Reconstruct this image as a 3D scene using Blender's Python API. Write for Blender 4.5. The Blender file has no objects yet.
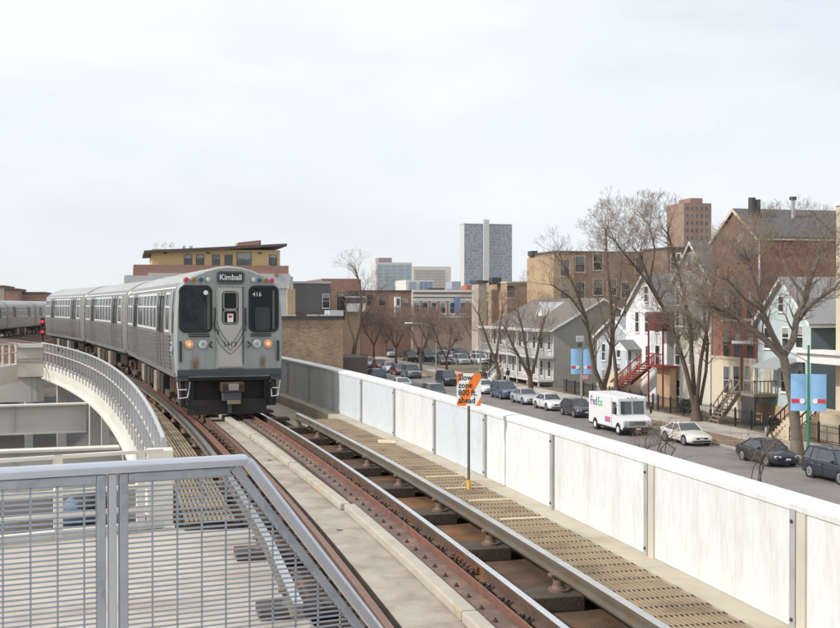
import bpy, math, random
from mathutils import Vector, Matrix
R_ = math.radians
random.seed(7)
SC = bpy.context.scene
COL = SC.collection
# ---------------------------------------------------------------- camera
# world +Y runs along the street, z = 0 is the top of the rails, camera at the origin 2.7 m up
cam_data = bpy.data.cameras.new('camera'); cam = bpy.data.objects.new('camera', cam_data); COL.objects.link(cam)
cam_data.sensor_width = 36.0; cam_data.lens = 50.0; cam_data.clip_start = 0.05; cam_data.clip_end = 6000
cam.location = (0, 0, 2.7)
cam.rotation_euler = (R_(90 - 0.442), 0, R_(-14.1))
SC.camera = cam
SC.render.resolution_x = 1024; SC.render.resolution_y = 766
# ---------------------------------------------------------------- sky and sun
SUN_EL, SUN_AZ = 36.0, 262.0          # compass azimuth (from +Y towards +X) of the sun
W = bpy.data.worlds.new('World'); SC.world = W; W.use_nodes = True
nt = W.node_tree; nt.nodes.clear()
def wn(t): return nt.nodes.new(t)
out = wn('ShaderNodeOutputWorld'); bg = wn('ShaderNodeBackground'); bg.inputs['Strength'].default_value = 0.1
sky = wn('ShaderNodeTexSky'); sky.sky_type = 'NISHITA'; sky.sun_disc = False
sky.sun_elevation = R_(SUN_EL); sky.sun_rotation = R_(SUN_AZ); sky.air_density = 1.0; sky.dust_density = 0.4; sky.ozone_density = 1.0
tc = wn('ShaderNodeTexCoord'); mp = wn('ShaderNodeMapping'); mp.inputs['Scale'].default_value = (1.3, 1.3, 4.0)
nz = wn('ShaderNodeTexNoise'); nz.inputs['Scale'].default_value = 1.7; nz.inputs['Detail'].default_value = 7; nz.inputs['Roughness'].default_value = 0.55
rp = wn('ShaderNodeValToRGB'); rp.color_ramp.elements[0].position = 0.36; rp.color_ramp.elements[0].color = (.76, .76, .76, 1)
rp.color_ramp.elements[1].position = 0.62; rp.color_ramp.elements[1].color = (.99, .99, .99, 1)
mx = wn('ShaderNodeMix'); mx.data_type = 'RGBA'; mx.inputs[7].default_value = (9.9, 10.45, 11.0, 1)
nt.links.new(tc.outputs['Generated'], mp.inputs['Vector']); nt.links.new(mp.outputs[0], nz.inputs['Vector'])
nt.links.new(nz.outputs['Fac'], rp.inputs[0]); nt.links.new(rp.outputs[0], mx.inputs[0])
nt.links.new(sky.outputs[0], mx.inputs[6]); nt.links.new(mx.outputs[2], bg.inputs['Color']); nt.links.new(bg.outputs[0], out.inputs[0])
sd = bpy.data.lights.new('sun', 'SUN'); sd.energy = 3.2; sd.angle = R_(2.0); sd.color = (1.0, .965, .915)
sun = bpy.data.objects.new('sun', sd); COL.objects.link(sun)
sv = Vector((math.sin(R_(SUN_AZ)) * math.cos(R_(SUN_EL)), math.cos(R_(SUN_AZ)) * math.cos(R_(SUN_EL)), math.sin(R_(SUN_EL))))
sun.rotation_euler = sv.to_track_quat('Z', 'Y').to_euler(); sun.location = sv * 200
SC.view_settings.view_transform = 'Standard'; SC.view_settings.look = 'None'
SC.view_settings.exposure = 0.0; SC.view_settings.gamma = 1.0; SC.view_settings.use_curve_mapping = False
# ---------------------------------------------------------------- pixel -> place
CF, CCX, CCY, CH = 1167., 420., 314., 2.7
_sy, _cy, _pit = math.sin(R_(14.1)), math.cos(R_(14.1)), R_(0.442)
def ray(px, py):
    r = (px - CCX) / CF; v = (CCY - py) / CF
    f = math.cos(_pit) + v * math.sin(_pit); u = v * math.cos(_pit) - math.sin(_pit)
    return r * _cy + f * _sy, -r * _sy + f * _cy, u
def onx(px, py, x): a, b, u = ray(px, py); t = x / a; return Vector((x, b * t, CH + u * t))
def ony(px, py, y): a, b, u = ray(px, py); t = y / b; return Vector((a * t, y, CH + u * t))
def onz(px, py, z): a, b, u = ray(px, py); t = (z - CH) / u; return Vector((a * t, b * t, z))
# ---------------------------------------------------------------- materials
MATS = {}
def mat(name, col, rough=.7, metal=0., var=.12, scale=3., bump=0., bscale=60., col2=None, c2scale=1.2, c2lo=.5, c2hi=.62, spec=.5, stretch=(1, 1, 1), alpha=None, emit=None, objrand=0.):
    m = bpy.data.materials.new(name); m.use_nodes = True; t = m.node_tree; b = t.nodes['Principled BSDF']; L = t.links.new
    b.inputs['Roughness'].default_value = rough; b.inputs['Metallic'].default_value = metal; b.inputs['Specular IOR Level'].default_value = spec
    tcn = t.nodes.new('ShaderNodeTexCoord'); mpn = t.nodes.new('ShaderNodeMapping'); mpn.inputs['Scale'].default_value = stretch
    L(tcn.outputs['Object'], mpn.inputs['Vector'])
    n = t.nodes.new('ShaderNodeTexNoise'); n.inputs['Scale'].default_value = scale; n.inputs['Detail'].default_value = 5; L(mpn.outputs[0], n.inputs['Vector'])
    mr = t.nodes.new('ShaderNodeMapRange'); mr.inputs[1].default_value = .25; mr.inputs[2].default_value = .75; mr.inputs[3].default_value = 1 - var; mr.inputs[4].default_value = 1 + var
    L(n.outputs['Fac'], mr.inputs[0])
    base = None
    if col2:
        n2 = t.nodes.new('ShaderNodeTexNoise'); n2.inputs['Scale'].default_value = c2scale; n2.inputs['Detail'].default_value = 6; n2.inputs['Roughness'].default_value = .6; L(mpn.outputs[0], n2.inputs['Vector'])
        rr = t.nodes.new('ShaderNodeMapRange'); rr.inputs[1].default_value = c2lo; rr.inputs[2].default_value = c2hi; L(n2.outputs['Fac'], rr.inputs[0])
        mm = t.nodes.new('ShaderNodeMix'); mm.data_type = 'RGBA'; mm.inputs[6].default_value = (*col, 1); mm.inputs[7].default_value = (*col2, 1); L(rr.outputs[0], mm.inputs[0]); base = mm.outputs[2]
    vm = t.nodes.new('ShaderNodeMix'); vm.data_type = 'RGBA'; vm.blend_type = 'MULTIPLY'; vm.inputs[0].default_value = 1
    if base: L(base, vm.inputs[6])
    else: vm.inputs[6].default_value = (*col, 1)
    cmb = t.nodes.new('ShaderNodeCombineColor'); 
    src = mr.outputs[0]
    if objrand:
        oi = t.nodes.new('ShaderNodeObjectInfo'); m2 = t.nodes.new('ShaderNodeMapRange'); m2.inputs[3].default_value = 1 - objrand; m2.inputs[4].default_value = 1 + objrand; L(oi.outputs['Random'], m2.inputs[0])
        mu = t.nodes.new('ShaderNodeMath'); mu.operation = 'MULTIPLY'; L(src, mu.inputs[0]); L(m2.outputs[0], mu.inputs[1]); src = mu.outputs[0]
    for i in range(3): L(src, cmb.inputs[i])
    L(cmb.outputs[0], vm.inputs[7]); L(vm.outputs[2], b.inputs['Base Color'])
    if bump:
        nb = t.nodes.new('ShaderNodeTexNoise'); nb.inputs['Scale'].default_value = bscale; nb.inputs['Detail'].default_value = 4; L(mpn.outputs[0], nb.inputs['Vector'])
        bp = t.nodes.new('ShaderNodeBump'); bp.inputs['Strength'].default_value = bump; bp.inputs['Distance'].default_value = .02; L(nb.outputs['Fac'], bp.inputs['Height']); L(bp.outputs[0], b.inputs['Normal'])
    if emit: b.inputs['Emission Color'].default_value = (*emit[:3], 1); b.inputs['Emission Strength'].default_value = emit[3]
    if alpha is not None: b.inputs['Alpha'].default_value = alpha
    MATS[name] = m; return m
def brickmat(name, c1, c2, mortar, bw=.21, bh=.075, axis='xz', var=.15, rough=.85):
    m = mat(name, c1, rough, var=var, scale=.35); t = m.node_tree; L = t.links.new
    tcn = [n for n in t.nodes if n.type == 'TEX_COORD'][0]
    bk = t.nodes.new('ShaderNodeTexBrick'); bk.inputs['Color1'].default_value = (*c1, 1); bk.inputs['Color2'].default_value = (*c2, 1); bk.inputs['Mortar'].default_value = (*mortar, 1)
    bk.inputs['Scale'].default_value = 1; bk.inputs['Brick Width'].default_value = bw; bk.inputs['Row Height'].default_value = bh; bk.inputs['Mortar Size'].default_value = .008; bk.inputs['Bias'].default_value = -.2
    sp = t.nodes.new('ShaderNodeSeparateXYZ'); L(tcn.outputs['Object'], sp.inputs[0]); ad = t.nodes.new('ShaderNodeMath'); L(sp.outputs[0], ad.inputs[0]); L(sp.outputs[1], ad.inputs[1])
    cb = t.nodes.new('ShaderNodeCombineXYZ'); L(ad.outputs[0], cb.inputs[0]); L(sp.outputs[2], cb.inputs[1]); L(cb.outputs[0], bk.inputs['Vector'])
    mu = [n for n in t.nodes if n.type == 'MIX' and n.blend_type == 'MULTIPLY'][0]; L(bk.outputs['Color'], mu.inputs[6])
    return m
def sidingmat(name, col, pitch=.14, var=.06, rough=.7):
    # clapboard courses: relief only, colour stays even
    m = mat(name, col, rough, var=var, scale=.8); t = m.node_tree; L = t.links.new
    tcn = [n for n in t.nodes if n.type == 'TEX_COORD'][0]
    sp = t.nodes.new('ShaderNodeSeparateXYZ'); L(tcn.outputs['Object'], sp.inputs[0])
    dv = t.nodes.new('ShaderNodeMath'); dv.operation = 'DIVIDE'; dv.inputs[1].default_value = pitch; L(sp.outputs[2], dv.inputs[0])
    fr = t.nodes.new('ShaderNodeMath'); fr.operation = 'FRACT'; L(dv.outputs[0], fr.inputs[0])
    bp = t.nodes.new('ShaderNodeBump'); bp.inputs['Strength'].default_value = .8; bp.inputs['Distance'].default_value = .03; bp.invert = True; L(fr.outputs[0], bp.inputs['Height']); L(bp.outputs[0], t.nodes['Principled BSDF'].inputs['Normal'])
    return m
# ---------------------------------------------------------------- mesh builder
class MB:
    def __init__(s): s.v = []; s.f = []; s.mi = []
    def add(s, vs, fs, mi=0):
        o = len(s.v); s.v += [tuple(p) for p in vs]; s.f += [tuple(i + o for i in f) for f in fs]; s.mi += [mi] * len(fs); return s
    def box(s, x0, x1, y0, y1, z0, z1, mi=0):
        return s.add([(x0, y0, z0), (x1, y0, z0), (x1, y1, z0), (x0, y1, z0), (x0, y0, z1), (x1, y0, z1), (x1, y1, z1), (x0, y1, z1)],
                     [(0, 3, 2, 1), (4, 5, 6, 7), (0, 1, 5, 4), (1, 2, 6, 5), (2, 3, 7, 6), (3, 0, 4, 7)], mi)
    def obox(s, c, ax, ay, az, mi=0):     # centre and three half-axis vectors
        c = Vector(c); ax = Vector(ax); ay = Vector(ay); az = Vector(az)
        return s.add([c + i * ax + j * ay + k * az for k in (-1, 1) for i, j in ((-1, -1), (1, -1), (1, 1), (-1, 1))],
                     [(0, 3, 2, 1), (4, 5, 6, 7), (0, 1, 5, 4), (1, 2, 6, 5), (2, 3, 7, 6), (3, 0, 4, 7)], mi)
    def bar(s, p0, p1, w, h, mi=0, up=(0, 0, 1)):  # rectangular bar between two points
        p0 = Vector(p0); p1 = Vector(p1); d = (p1 - p0); u = Vector(up)
        a = d.cross(u)
        if a.length < 1e-6: a = d.cross(Vector((1, 0, 0)))
        a.normalize(); b = a.cross(d).normalized()
        return s.obox((p0 + p1) / 2, a * w / 2, d / 2, b * h / 2, mi)
    def tube(s, p0, p1, r0, r1=None, n=8, mi=0, cap=True):
        r1 = r0 if r1 is None else r1
        p0 = Vector(p0); p1 = Vector(p1); d = (p1 - p0).normalized(); a = d.cross(Vector((0, 0, 1)))
        if a.length < 1e-4: a = d.cross(Vector((1, 0, 0)))
        a.normalize(); b = d.cross(a)
        vs = [p0 + (a * math.cos(2 * math.pi * i / n) + b * math.sin(2 * math.pi * i / n)) * r0 for i in range(n)] + [p1 + (a * math.cos(2 * math.pi * i / n) + b * math.sin(2 * math.pi * i / n)) * r1 for i in range(n)]
        fs = [(i, (i + 1) % n, n + (i + 1) % n, n + i) for i in range(n)]
        if cap: fs += [tuple(range(n - 1, -1, -1)), tuple(range(n, 2 * n))]
        return s.add(vs, fs, mi)
    def poly(s, pts, r, n=6, mi=0):
        for a, b in zip(pts, pts[1:]): s.tube(a, b, r, r, n, mi)
        return s
    def prism(s, pts, ext, mi=0):          # planar polygon pushed along ext
        pts = [Vector(p) for p in pts]; e = Vector(ext); n = len(pts)
        return s.add(pts + [p + e for p in pts], [tuple(range(n - 1, -1, -1)), tuple(range(n, 2 * n))] + [(i, (i + 1) % n, n + (i + 1) % n, n + i) for i in range(n)], mi)
    def loft(s, rings, mi=0, closed=True, caps=True):
        n = len(rings[0]); o = []
        for r in rings: o += list(r)
        fs = []
        for k in range(len(rings) - 1):
            for i in range(n if closed else n - 1):
                j = (i + 1) % n; fs.append((k * n + i, k * n + j, (k + 1) * n + j, (k + 1) * n + i))
        if caps and closed: fs += [tuple(range(n - 1, -1, -1)), tuple(range((len(rings) - 1) * n, len(rings) * n))]
        return s.add(o, fs, mi)
    def build(s, name, mats, parent=None, loc=None, rotz=0, smooth=False, bevel=0, fix=True, **tagkw):
        me = bpy.data.meshes.new(name); me.from_pydata(s.v, [], s.f)
        mats = mats if isinstance(mats, (list, tuple)) else [mats]
        for m in mats: me.materials.append(MATS[m])
        if len(mats) > 1:
            for p, i in zip(me.polygons, s.mi): p.material_index = i
        if fix:
            import bmesh
            bm = bmesh.new(); bm.from_mesh(me); bmesh.ops.recalc_face_normals(bm, faces=bm.faces); bm.to_mesh(me); bm.free()
        if smooth is True: me.polygons.foreach_set('use_smooth', [True] * len(me.polygons))
        me.update()
        o = bpy.data.objects.new(name, me); COL.objects.link(o)
        if isinstance(smooth, (int, float)) and smooth is not True and smooth:
            me.polygons.foreach_set('use_smooth', [True] * len(me.polygons)); me.set_sharp_from_angle(angle=R_(smooth))
        if parent: o.parent = parent
        if loc is not None: o.location = loc
        if rotz: o.rotation_euler = (0, 0, rotz)
        if bevel:
            md = o.modifiers.new('bevel', 'BEVEL'); md.width = bevel; md.segments = 2; md.limit_method = 'ANGLE'; md.angle_limit = R_(40)
        if tagkw: tag(o, **tagkw)
        return o
def tag(o, label=None, cat=None, group=None, kind=None):
    if label: o['label'] = label
    if cat: o['category'] = cat
    if group: o['group'] = group
    if kind: o['kind'] = kind
    return o
def thing(name, label, cat, loc=(0, 0, 0), rotz=0, group=None):
    o = bpy.data.objects.new(name, None); COL.objects.link(o); o.location = loc; o.rotation_euler = (0, 0, rotz); o.empty_display_size = .3
    return tag(o, label, cat, group)
def copy_tree(o, parent=None):
    c = o.copy(); COL.objects.link(c)
    if parent: c.parent = parent
    for ch in list(o.children): copy_tree(ch, c)
    return c
def inst(o, loc, rotz=0, parent=None):
    c = o.copy(); COL.objects.link(c); c.location = loc; c.rotation_euler = (0, 0, rotz)
    if parent: c.parent = parent
    return c
def text(name, s, size, m, parent, loc, rot, depth=.002, sx=1.0, align='CENTER', bold=0.):
    cu = bpy.data.curves.new(name, 'FONT'); cu.body = s; cu.size = size; cu.extrude = depth; cu.align_x = align; cu.align_y = 'CENTER'; cu.offset = bold; cu.resolution_u = 2
    t = bpy.data.objects.new('tmp', cu); COL.objects.link(t)
    dg = bpy.context.evaluated_depsgraph_get(); me = bpy.data.meshes.new_from_object(t.evaluated_get(dg)); bpy.data.objects.remove(t)
    me.materials.clear(); me.materials.append(MATS[m]); o = bpy.data.objects.new(name, me); COL.objects.link(o)
    if parent: o.parent = parent
    o.location = loc; o.rotation_euler = rot; o.scale = (sx, 1, 1); return o
# ================================================================ materials of the line
mat('concrete_deck', (.50, .435, .36), .85, var=.12, scale=1.5, bump=.25, bscale=40, col2=(.36, .27, .19), c2scale=.8, c2lo=.5, c2hi=.72)
mat('concrete_slab', (.40, .345, .285), .85, var=.22, scale=2, bump=.3, bscale=50, col2=(.27, .20, .145), c2scale=2.2, c2lo=.46, c2hi=.72)
mat('curb_block', (.45, .40, .33), .8, var=.12, scale=3, bump=.3, bscale=40, col2=(.43, .33, .2), c2scale=2.5, c2lo=.52, c2hi=.7)
mat('ledge', (.50, .44, .34), .85, var=.12, scale=1.5, bump=.2, col2=(.36, .29, .21), c2scale=1.1, c2lo=.52, c2hi=.75)
mat('rust_floor', (.11, .07, .045), .9, var=.3, scale=3, bump=.5, bscale=30, col2=(.25, .115, .05), c2scale=1.6, c2lo=.45, c2hi=.65)
mat('tie', (.085, .062, .046), .9, var=.3, scale=6, bump=.4, bscale=30)
mat('rail_rust', (.20, .085, .05), .75, metal=.15, var=.2, scale=6, bump=.15, bscale=60, col2=(.13, .07, .05), c2scale=5)
mat('rail_web', (.13, .085, .065), .75, metal=.2, var=.25, scale=5, col2=(.2, .1, .05), c2scale=3)
mat('rail_head', (.72, .71, .72), .25, metal=.9, var=.1, scale=8)
mat('rail_dull', (.23, .12, .085), .5, metal=.35, var=.15, scale=8)
mat('angle_rust', (.20, .085, .055), .75, var=.2, scale=4, bump=.15, col2=(.14, .075, .055), c2scale=3)
mat('flange_rust', (.15, .10, .08), .8, var=.2, scale=4, col2=(.25, .15, .1), c2scale=2.5)
mat('bolt', (.10, .065, .05), .7, metal=.3, var=.3, scale=20)
mat('contact_rail', (.60, .59, .58), .3, metal=.85, var=.12, scale=4)
mat('contact_side', (.17, .145, .11), .6, metal=.3, var=.2, scale=4, col2=(.16, .11, .07), c2scale=2)
mat('insulator', (.20, .13, .09), .6, var=.2, scale=9)
mat('grating', (.32, .24, .145), .8, var=.2, scale=3, col2=(.18, .13, .08), c2scale=1.5)
mat('sun_strip_and_paper', (.62, .53, .36), .8, var=.15, scale=5)  # cream of the painted sunlight strips, also used for the paper sheet
mat('dark_gap', (.05, .04, .03), .9)
mat('panel', (.70, .695, .675), .8, var=.09, scale=14, bump=.2, bscale=90, col2=(.52, .48, .41), c2scale=1.6, c2lo=.50, c2hi=.90, stretch=(1.6, 1.6, .3), objrand=.05)
mat('panel_cool', (.60, .635, .655), .8, var=.09, scale=14, bump=.2, bscale=90, col2=(.54, .57, .59), c2scale=.9, c2lo=.5, c2hi=.8, stretch=(1, 1, .35))
mat('post_steel', (.47, .465, .45), .6, metal=.3, var=.15, scale=3)
mat('post_concrete', (.56, .51, .42), .85, var=.1, scale=2)
mat('white_steel', (.72, .68, .60), .55, var=.06, scale=1.2, col2=(.60, .55, .46), c2scale=.7, c2lo=.55, c2hi=.8)
mat('girder_steel', (.58, .56, .50), .6, var=.06, scale=.8, col2=(.50, .47, .41), c2scale=.5, c2lo=.5, c2hi=.8)
mat('galv', (.45, .475, .515), .42, metal=.75, var=.1, scale=9, col2=(.36, .39, .44), c2scale=14)
mat('galv_rail', (.60, .62, .67), .38, metal=.8, var=.06, scale=6)
mat('galv_bal', (.56, .565, .57), .45, metal=.35, var=.06, scale=3)
mat('galv_wire', (.40, .43, .48), .5, metal=.6, var=.1, scale=9)
# ================================================================ curved track alignment
RAD, A0 = 272., R_(-3.1)
_cx, _cyy = -RAD * math.cos(A0), -RAD * math.sin(A0)
def P(s, off, z=0.):
    a = A0 + s / RAD; return Vector((_cx + (RAD + off) * math.cos(a), _cyy + (RAD + off) * math.sin(a), z))
def hd(s): return A0 + s / RAD
def sweep(mb, prof, s0, s1, ds=1.0, mi=0, offf=None):
    n = max(1, int(math.ceil((s1 - s0) / ds)))
    rings = []
    for k in range(n + 1):
        s = s0 + (s1 - s0) * k / n; d = offf(s) if offf else 0.
        rings.append([P(s, o + d, z) for o, z in prof])
    return mb.loft(rings, mi)
def rect(o0, o1, z0, z1): return [(o0, z0), (o1, z0), (o1, z1), (o0, z1)]
GZ = -6.75
# ---- viaduct deck
m = MB(); sweep(m, rect(0.25, 5.55, -1.1, -.34), -6, 130, 2)
m.build('track_deck', 'rust_floor', kind='structure')
m = MB(); sweep(m, rect(1.96, 2.62, -.33, -.10), -6, 15.78, 1); sweep(m, rect(1.96, 2.62, -.33, -.104), 15.81, 60, 1)
slab = m.build('track_slab', 'concrete_slab', kind='structure')
for s in (9.2, 14.3, 21.0): MB().tube(P(s, 2.16, -.102), P(s, 2.16, -.098), .045, n=10).build('drain', 'dark_gap', slab)
# ---- track: rails, guard angle, curb blocks, ties
trk = thing('railway_track', 'rusty curved elevated track with one shiny rail and a bolted guard angle', 'track', P(0, 2.5, 0))
def loc_to(o, p): return o
def rail_prof(c, top=0.):
    return [(c - .07, top - .165), (c + .07, top - .165), (c + .07, top - .15), (c + .012, top - .135), (c + .010, top - .045), (c + .036, top - .035), (c + .036, top - .006), (c + .028, top), (c - .028, top), (c - .036, top - .006), (c - .036, top - .035), (c - .010, top - .045), (c - .012, top - .135), (c - .07, top - .15)]
def rail(c, headmat, s0, s1):
    base = P(0, 2.5, 0); m = MB(); sweep(m, rail_prof(c), s0, s1, .8)
    m.v = [tuple(Vector(v) - base) for v in m.v]
    n = 14
    o = m.build('rail', ['rail_web', headmat], trk, smooth=30)
    for p in o.data.polygons:
        z = p.center.z
        if z > -.008: p.material_index = 1
    return o
rail(3.215, 'rail_head', -4, 130); rail(1.785, 'rail_dull', -4, 130)
TB = P(0, 2.5, 0)
def tbuild(m, name, mats, parent=trk, **k):
    m.v = [tuple(Vector(v) - TB) for v in m.v]; return m.build(name, mats, parent, **k)
for a, b in ((-4, 14.93), (14.96, 24.4), (24.43, 60)):
    m = MB(); sweep(m, [(2.66, -.085), (2.93, -.085), (2.93, .012), (2.905, .012), (2.905, -.065), (2.66, -.065)], a, b, .8)
    ga = tbuild(m, 'guard_angle', ['flange_rust', 'angle_rust'])
    for p in ga.data.polygons:
        c = p.center + TB; d = math.hypot(c.x - _cx, c.y - _cyy) - RAD
        if d > 2.89: p.material_index = 1
m = MB(); sweep(m, rect(2.64, 2.95, -.33, -.088), -4, 60, 1); tbuild(m, 'guard_plinth', 'tie')
m = MB()
bolt0 = None
s = 5.0
while s < 27.5:
    p = P(s, 2.76) - TB
    if bolt0 is None:
        b = MB(); b.tube((0, 0, -.066), (0, 0, -.028), .010, n=6); b.tube((0, 0, -.066), (0, 0, -.046), .021, n=6); b.tube((0, 0, -.066), (0, 0, -.06), .03, n=8)
        bolt0 = b.build('bolt', 'bolt', trk, loc=(p.x, p.y, 0))
    else: inst(bolt0, (p.x, p.y, 0), parent=trk)
    s += .432
# clips between guard angle and running rail
clip0 = None; s = 5.1
while s < 27:
    p = P(s, 3.07) - TB
    if clip0 is None:
        b = MB(); b.box(-.11, .09, -.045, .045, -.19, -.135); b.tube((-.02, 0, -.14), (-.02, 0, -.07), .022, n=7); b.tube((-.07, -.05, -.1), (.05, .03, -.095), .018, n=6); b.tube((.05, .03, -.095), (.07, -.03, -.11), .018, n=6)
        clip0 = b.build('rail_clip', 'bolt', trk, loc=(p.x, p.y, 0), rotz=hd(s))
    else: inst(clip0, (p.x, p.y, 0), hd(s), trk)
    for off in (1.66,):
        q = P(s, off) - TB; inst(clip0, (q.x, q.y, -.02), hd(s), trk)
    s += .61
# bolted joint bar on the shiny rail
b = MB(); sweep(b, rect(3.165, 3.2, -.125, -.06), 11.75, 12.62, .3); tbuild(b, 'joint_bar', 'rail_rust')
for k in range(6):
    q = P(11.83 + k * .145, 3.16, -.09); q2 = P(11.83 + k * .145, 3.12, -.09); tbuild(MB().tube(q, q2, .03, n=7), 'bolt', 'rail_rust')
# curb blocks (edge of each traced from the photograph, laid on the slab)
def curbblock(s0, s1, o0, o1, z0=-.1, z1=.005):
    m = MB(); n = max(2, int((s1 - s0) / 1.0)); rings = []
    for k in range(n + 1):
        t = k / n; s = s0 + (s1 - s0) * t; o = o0 + (o1 - o0) * t; rings.append([P(s, o - .15, z0), P(s, o, z0), P(s, o, z1), P(s, o - .15, z1)])
    m.loft(rings); return tbuild(m, 'curb_block', 'curb_block', bevel=.018)
curbblock(5.0, 9.9, 2.645, 2.645); curbblock(9.94, 15.55, 2.645, 2.60); curbblock(15.66, 19.85, 2.56, 2.48, z1=.0); curbblock(19.95, 24.3, 2.48, 2.41); curbblock(24.4, 30, 2.40, 2.35)
# ties
tie0 = None; s = 4.16
while s < 34:
    q = P(s, 3.62) - TB
    if tie0 is None:
        tie0 = MB().box(-.34, .42, -.24, .24, -.338, -.185).build('tie', 'tie', trk, loc=(q.x, q.y, 0), rotz=hd(s), bevel=.012)
    else: inst(tie0, (q.x, q.y, 0), hd(s), trk)
    q2 = P(s + .1, 1.45) - TB
    if not (s < 15): inst(tie0, (q2.x, q2.y, .0), hd(s), trk)
    else:
        b = inst(tie0, (q2.x + .1, q2.y, -.02), hd(s), trk); b.scale = (.55, .6, .8)
    s += 2.32
m = MB(); sweep(m, rect(3.13, 3.30, -.335, -.172), -4, 60, 1); tbuild(m, 'rail_plinth', 'tie')
m = MB(); sweep(m, rect(1.70, 1.87, -.335, -.172), -4, 60, 1); tbuild(m, 'rail_plinth', 'tie')
m = MB(); sweep(m, rect(1.40, 1.55, -.335, -.06), 19, 60, 1); tbuild(m, 'guard_timber', 'angle_rust')
# ---- contact rails with insulators
def contact(label, off, s0, s1, ramp, mirror=False, spacing=2.32, ped0=6.5):
    base = P(s0, off, 0); t = thing('third_rail', label, 'third rail', base)
    prof = [(off - .06, -.02), (off + .06, -.02), (off + .06, 0), (off + .018, .02), (off + .018, .06), (off + .045, .075), (off + .045, .115), (off - .045, .115), (off - .045, .075), (off - .018, .06), (off - .018, .02), (off - .06, 0)]
    n = int((s1 - s0) / .6); rings = []
    for k in range(n + 1):
        s = s0 + (s1 - s0) * k / n; dz = 0
        if ramp and s - s0 < 2.4: dz = -.09 * (1 - (s - s0) / 2.4)
        rings.append([P(s, o, z + dz) - base for o, z in prof])
    o = MB().loft(rings).build('contact_rail', ['contact_side', 'contact_rail'], t, smooth=35)
    for p in o.data.polygons:
        if p.normal.z > .7 and p.center.z > .015: p.material_index = 1
    ped = None; s = ped0
    while s < min(s1, 40):
        q = P(s, off) - base
        if ped is None:
            b = MB()
            for z0, z1, r0, r1 in ((-.185, -.16, .11, .11), (-.16, -.13, .075, .065), (-.13, -.07, .06, .06), (-.07, -.03, .05, .07)): b.tube((0, 0, z0), (0, 0, z1), r0, r1, 12)
            b.box(-.1, .1, -.05, .05, -.035, -.012)
            ped = b.build('insulator', 'insulator', t, loc=(q.x, q.y, 0), rotz=hd(s), smooth=40)
        else: inst(ped, (q.x, q.y, 0), hd(s), t)
        s += spacing
    return t
contact('grey third rail on brown insulator pedestals beside the slatted walkway', 3.85, 3, 27.6, False, ped0=6.48)
contact('grey third rail curving past the white balustrade, its end ramp on dark blocks', 1.12, 10.4, 120, True, spacing=2.6, ped0=11.1)
lt = bpy.data.objects['third_rail.001']
for s in (11.1, 13.7):
    q = P(s, 1.12) - P(10.4, 1.12); MB().box(-.30, .30, -.2, .2, -.245, -.15).build('support_block', 'tie', lt, loc=(q.x, q.y, 0), rotz=hd(s), bevel=.01)
# ---- slatted walkway gratings
def walkway(label, o0, o1, s0, s1, z, plen, pitch, pale=()):
    base = P(s0, o0, z); t = thing('slatted_walkway', label, 'walkway', base)
    m = MB(); sweep(m, rect(o0, o1, z - .2, z - .06), s0, s1, 1); m.v = [tuple(Vector(v) - base) for v in m.v]; m.build('walkway_bed', 'dark_gap', t)
    s = s0
    while s < s1 - .05:
        e = min(s + plen, s1); m = MB(); k = 0
        o = o0 + pitch * .5
        while o < o1 - .01:
            sweep(m, rect(o - pitch * .36, o + pitch * .36, z - .035, z + random.uniform(-.002, .002)), s + .006, e - .006, 1.6); o += pitch
        q = s + .16
        while q < e: 
            o = o0 + pitch
            while o < o1 - .02: m.bar(P(q, o - pitch * .13, z + .001), P(q, o + pitch * .13, z + .001), .035, .012, 1); o += pitch
            q += .3
        m.v = [tuple(Vector(v) - base) for v in m.v]; m.build('grating_panel', ['grating', 'dark_gap'], t); s = e
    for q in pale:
        m = MB().bar(P(q, o0 + .12, z + .008), P(q, o1 - .02, z + .008), .085, .014); m.v = [tuple(Vector(v) - base) for v in m.v]; m.build('painted_sun_strip', 'sun_strip_and_paper', t)  # cream bars painted in place of sunlight falling across the slats
    return t
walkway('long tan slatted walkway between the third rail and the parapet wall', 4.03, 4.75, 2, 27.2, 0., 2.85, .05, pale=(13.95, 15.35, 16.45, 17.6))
walkway('narrow slatted walkway beside the curved white balustrade', .33, .98, 15.5, 58, -.12, 2.85, .06)
# pale sheet of paper left on the walkway
MB().prism([(0, 0, .0), (.34, -.12, .0), (.36, .2, .02), (.05, .3, .03)], (0, 0, .01)).build('paper_sheet', 'sun_strip_and_paper', loc=P(22.1, 4.45, .006), label='crumpled pale sheet lying on the tan slatted walkway', cat='litter')
# ledge along the wall
m = MB(); sweep(m, rect(4.76, 5.5, -.33, .0), -4, 27.6, 1); m.build('ledge', 'ledge', kind='structure')
m = MB(); sweep(m, rect(3.9, 4.755, -.33, -.25), 27.3, 60, 1); sweep(m, rect(4.76, 5.5, -.33, .0), 27.62, 60, 1); m.build('ledge', 'ledge', kind='structure')
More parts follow.
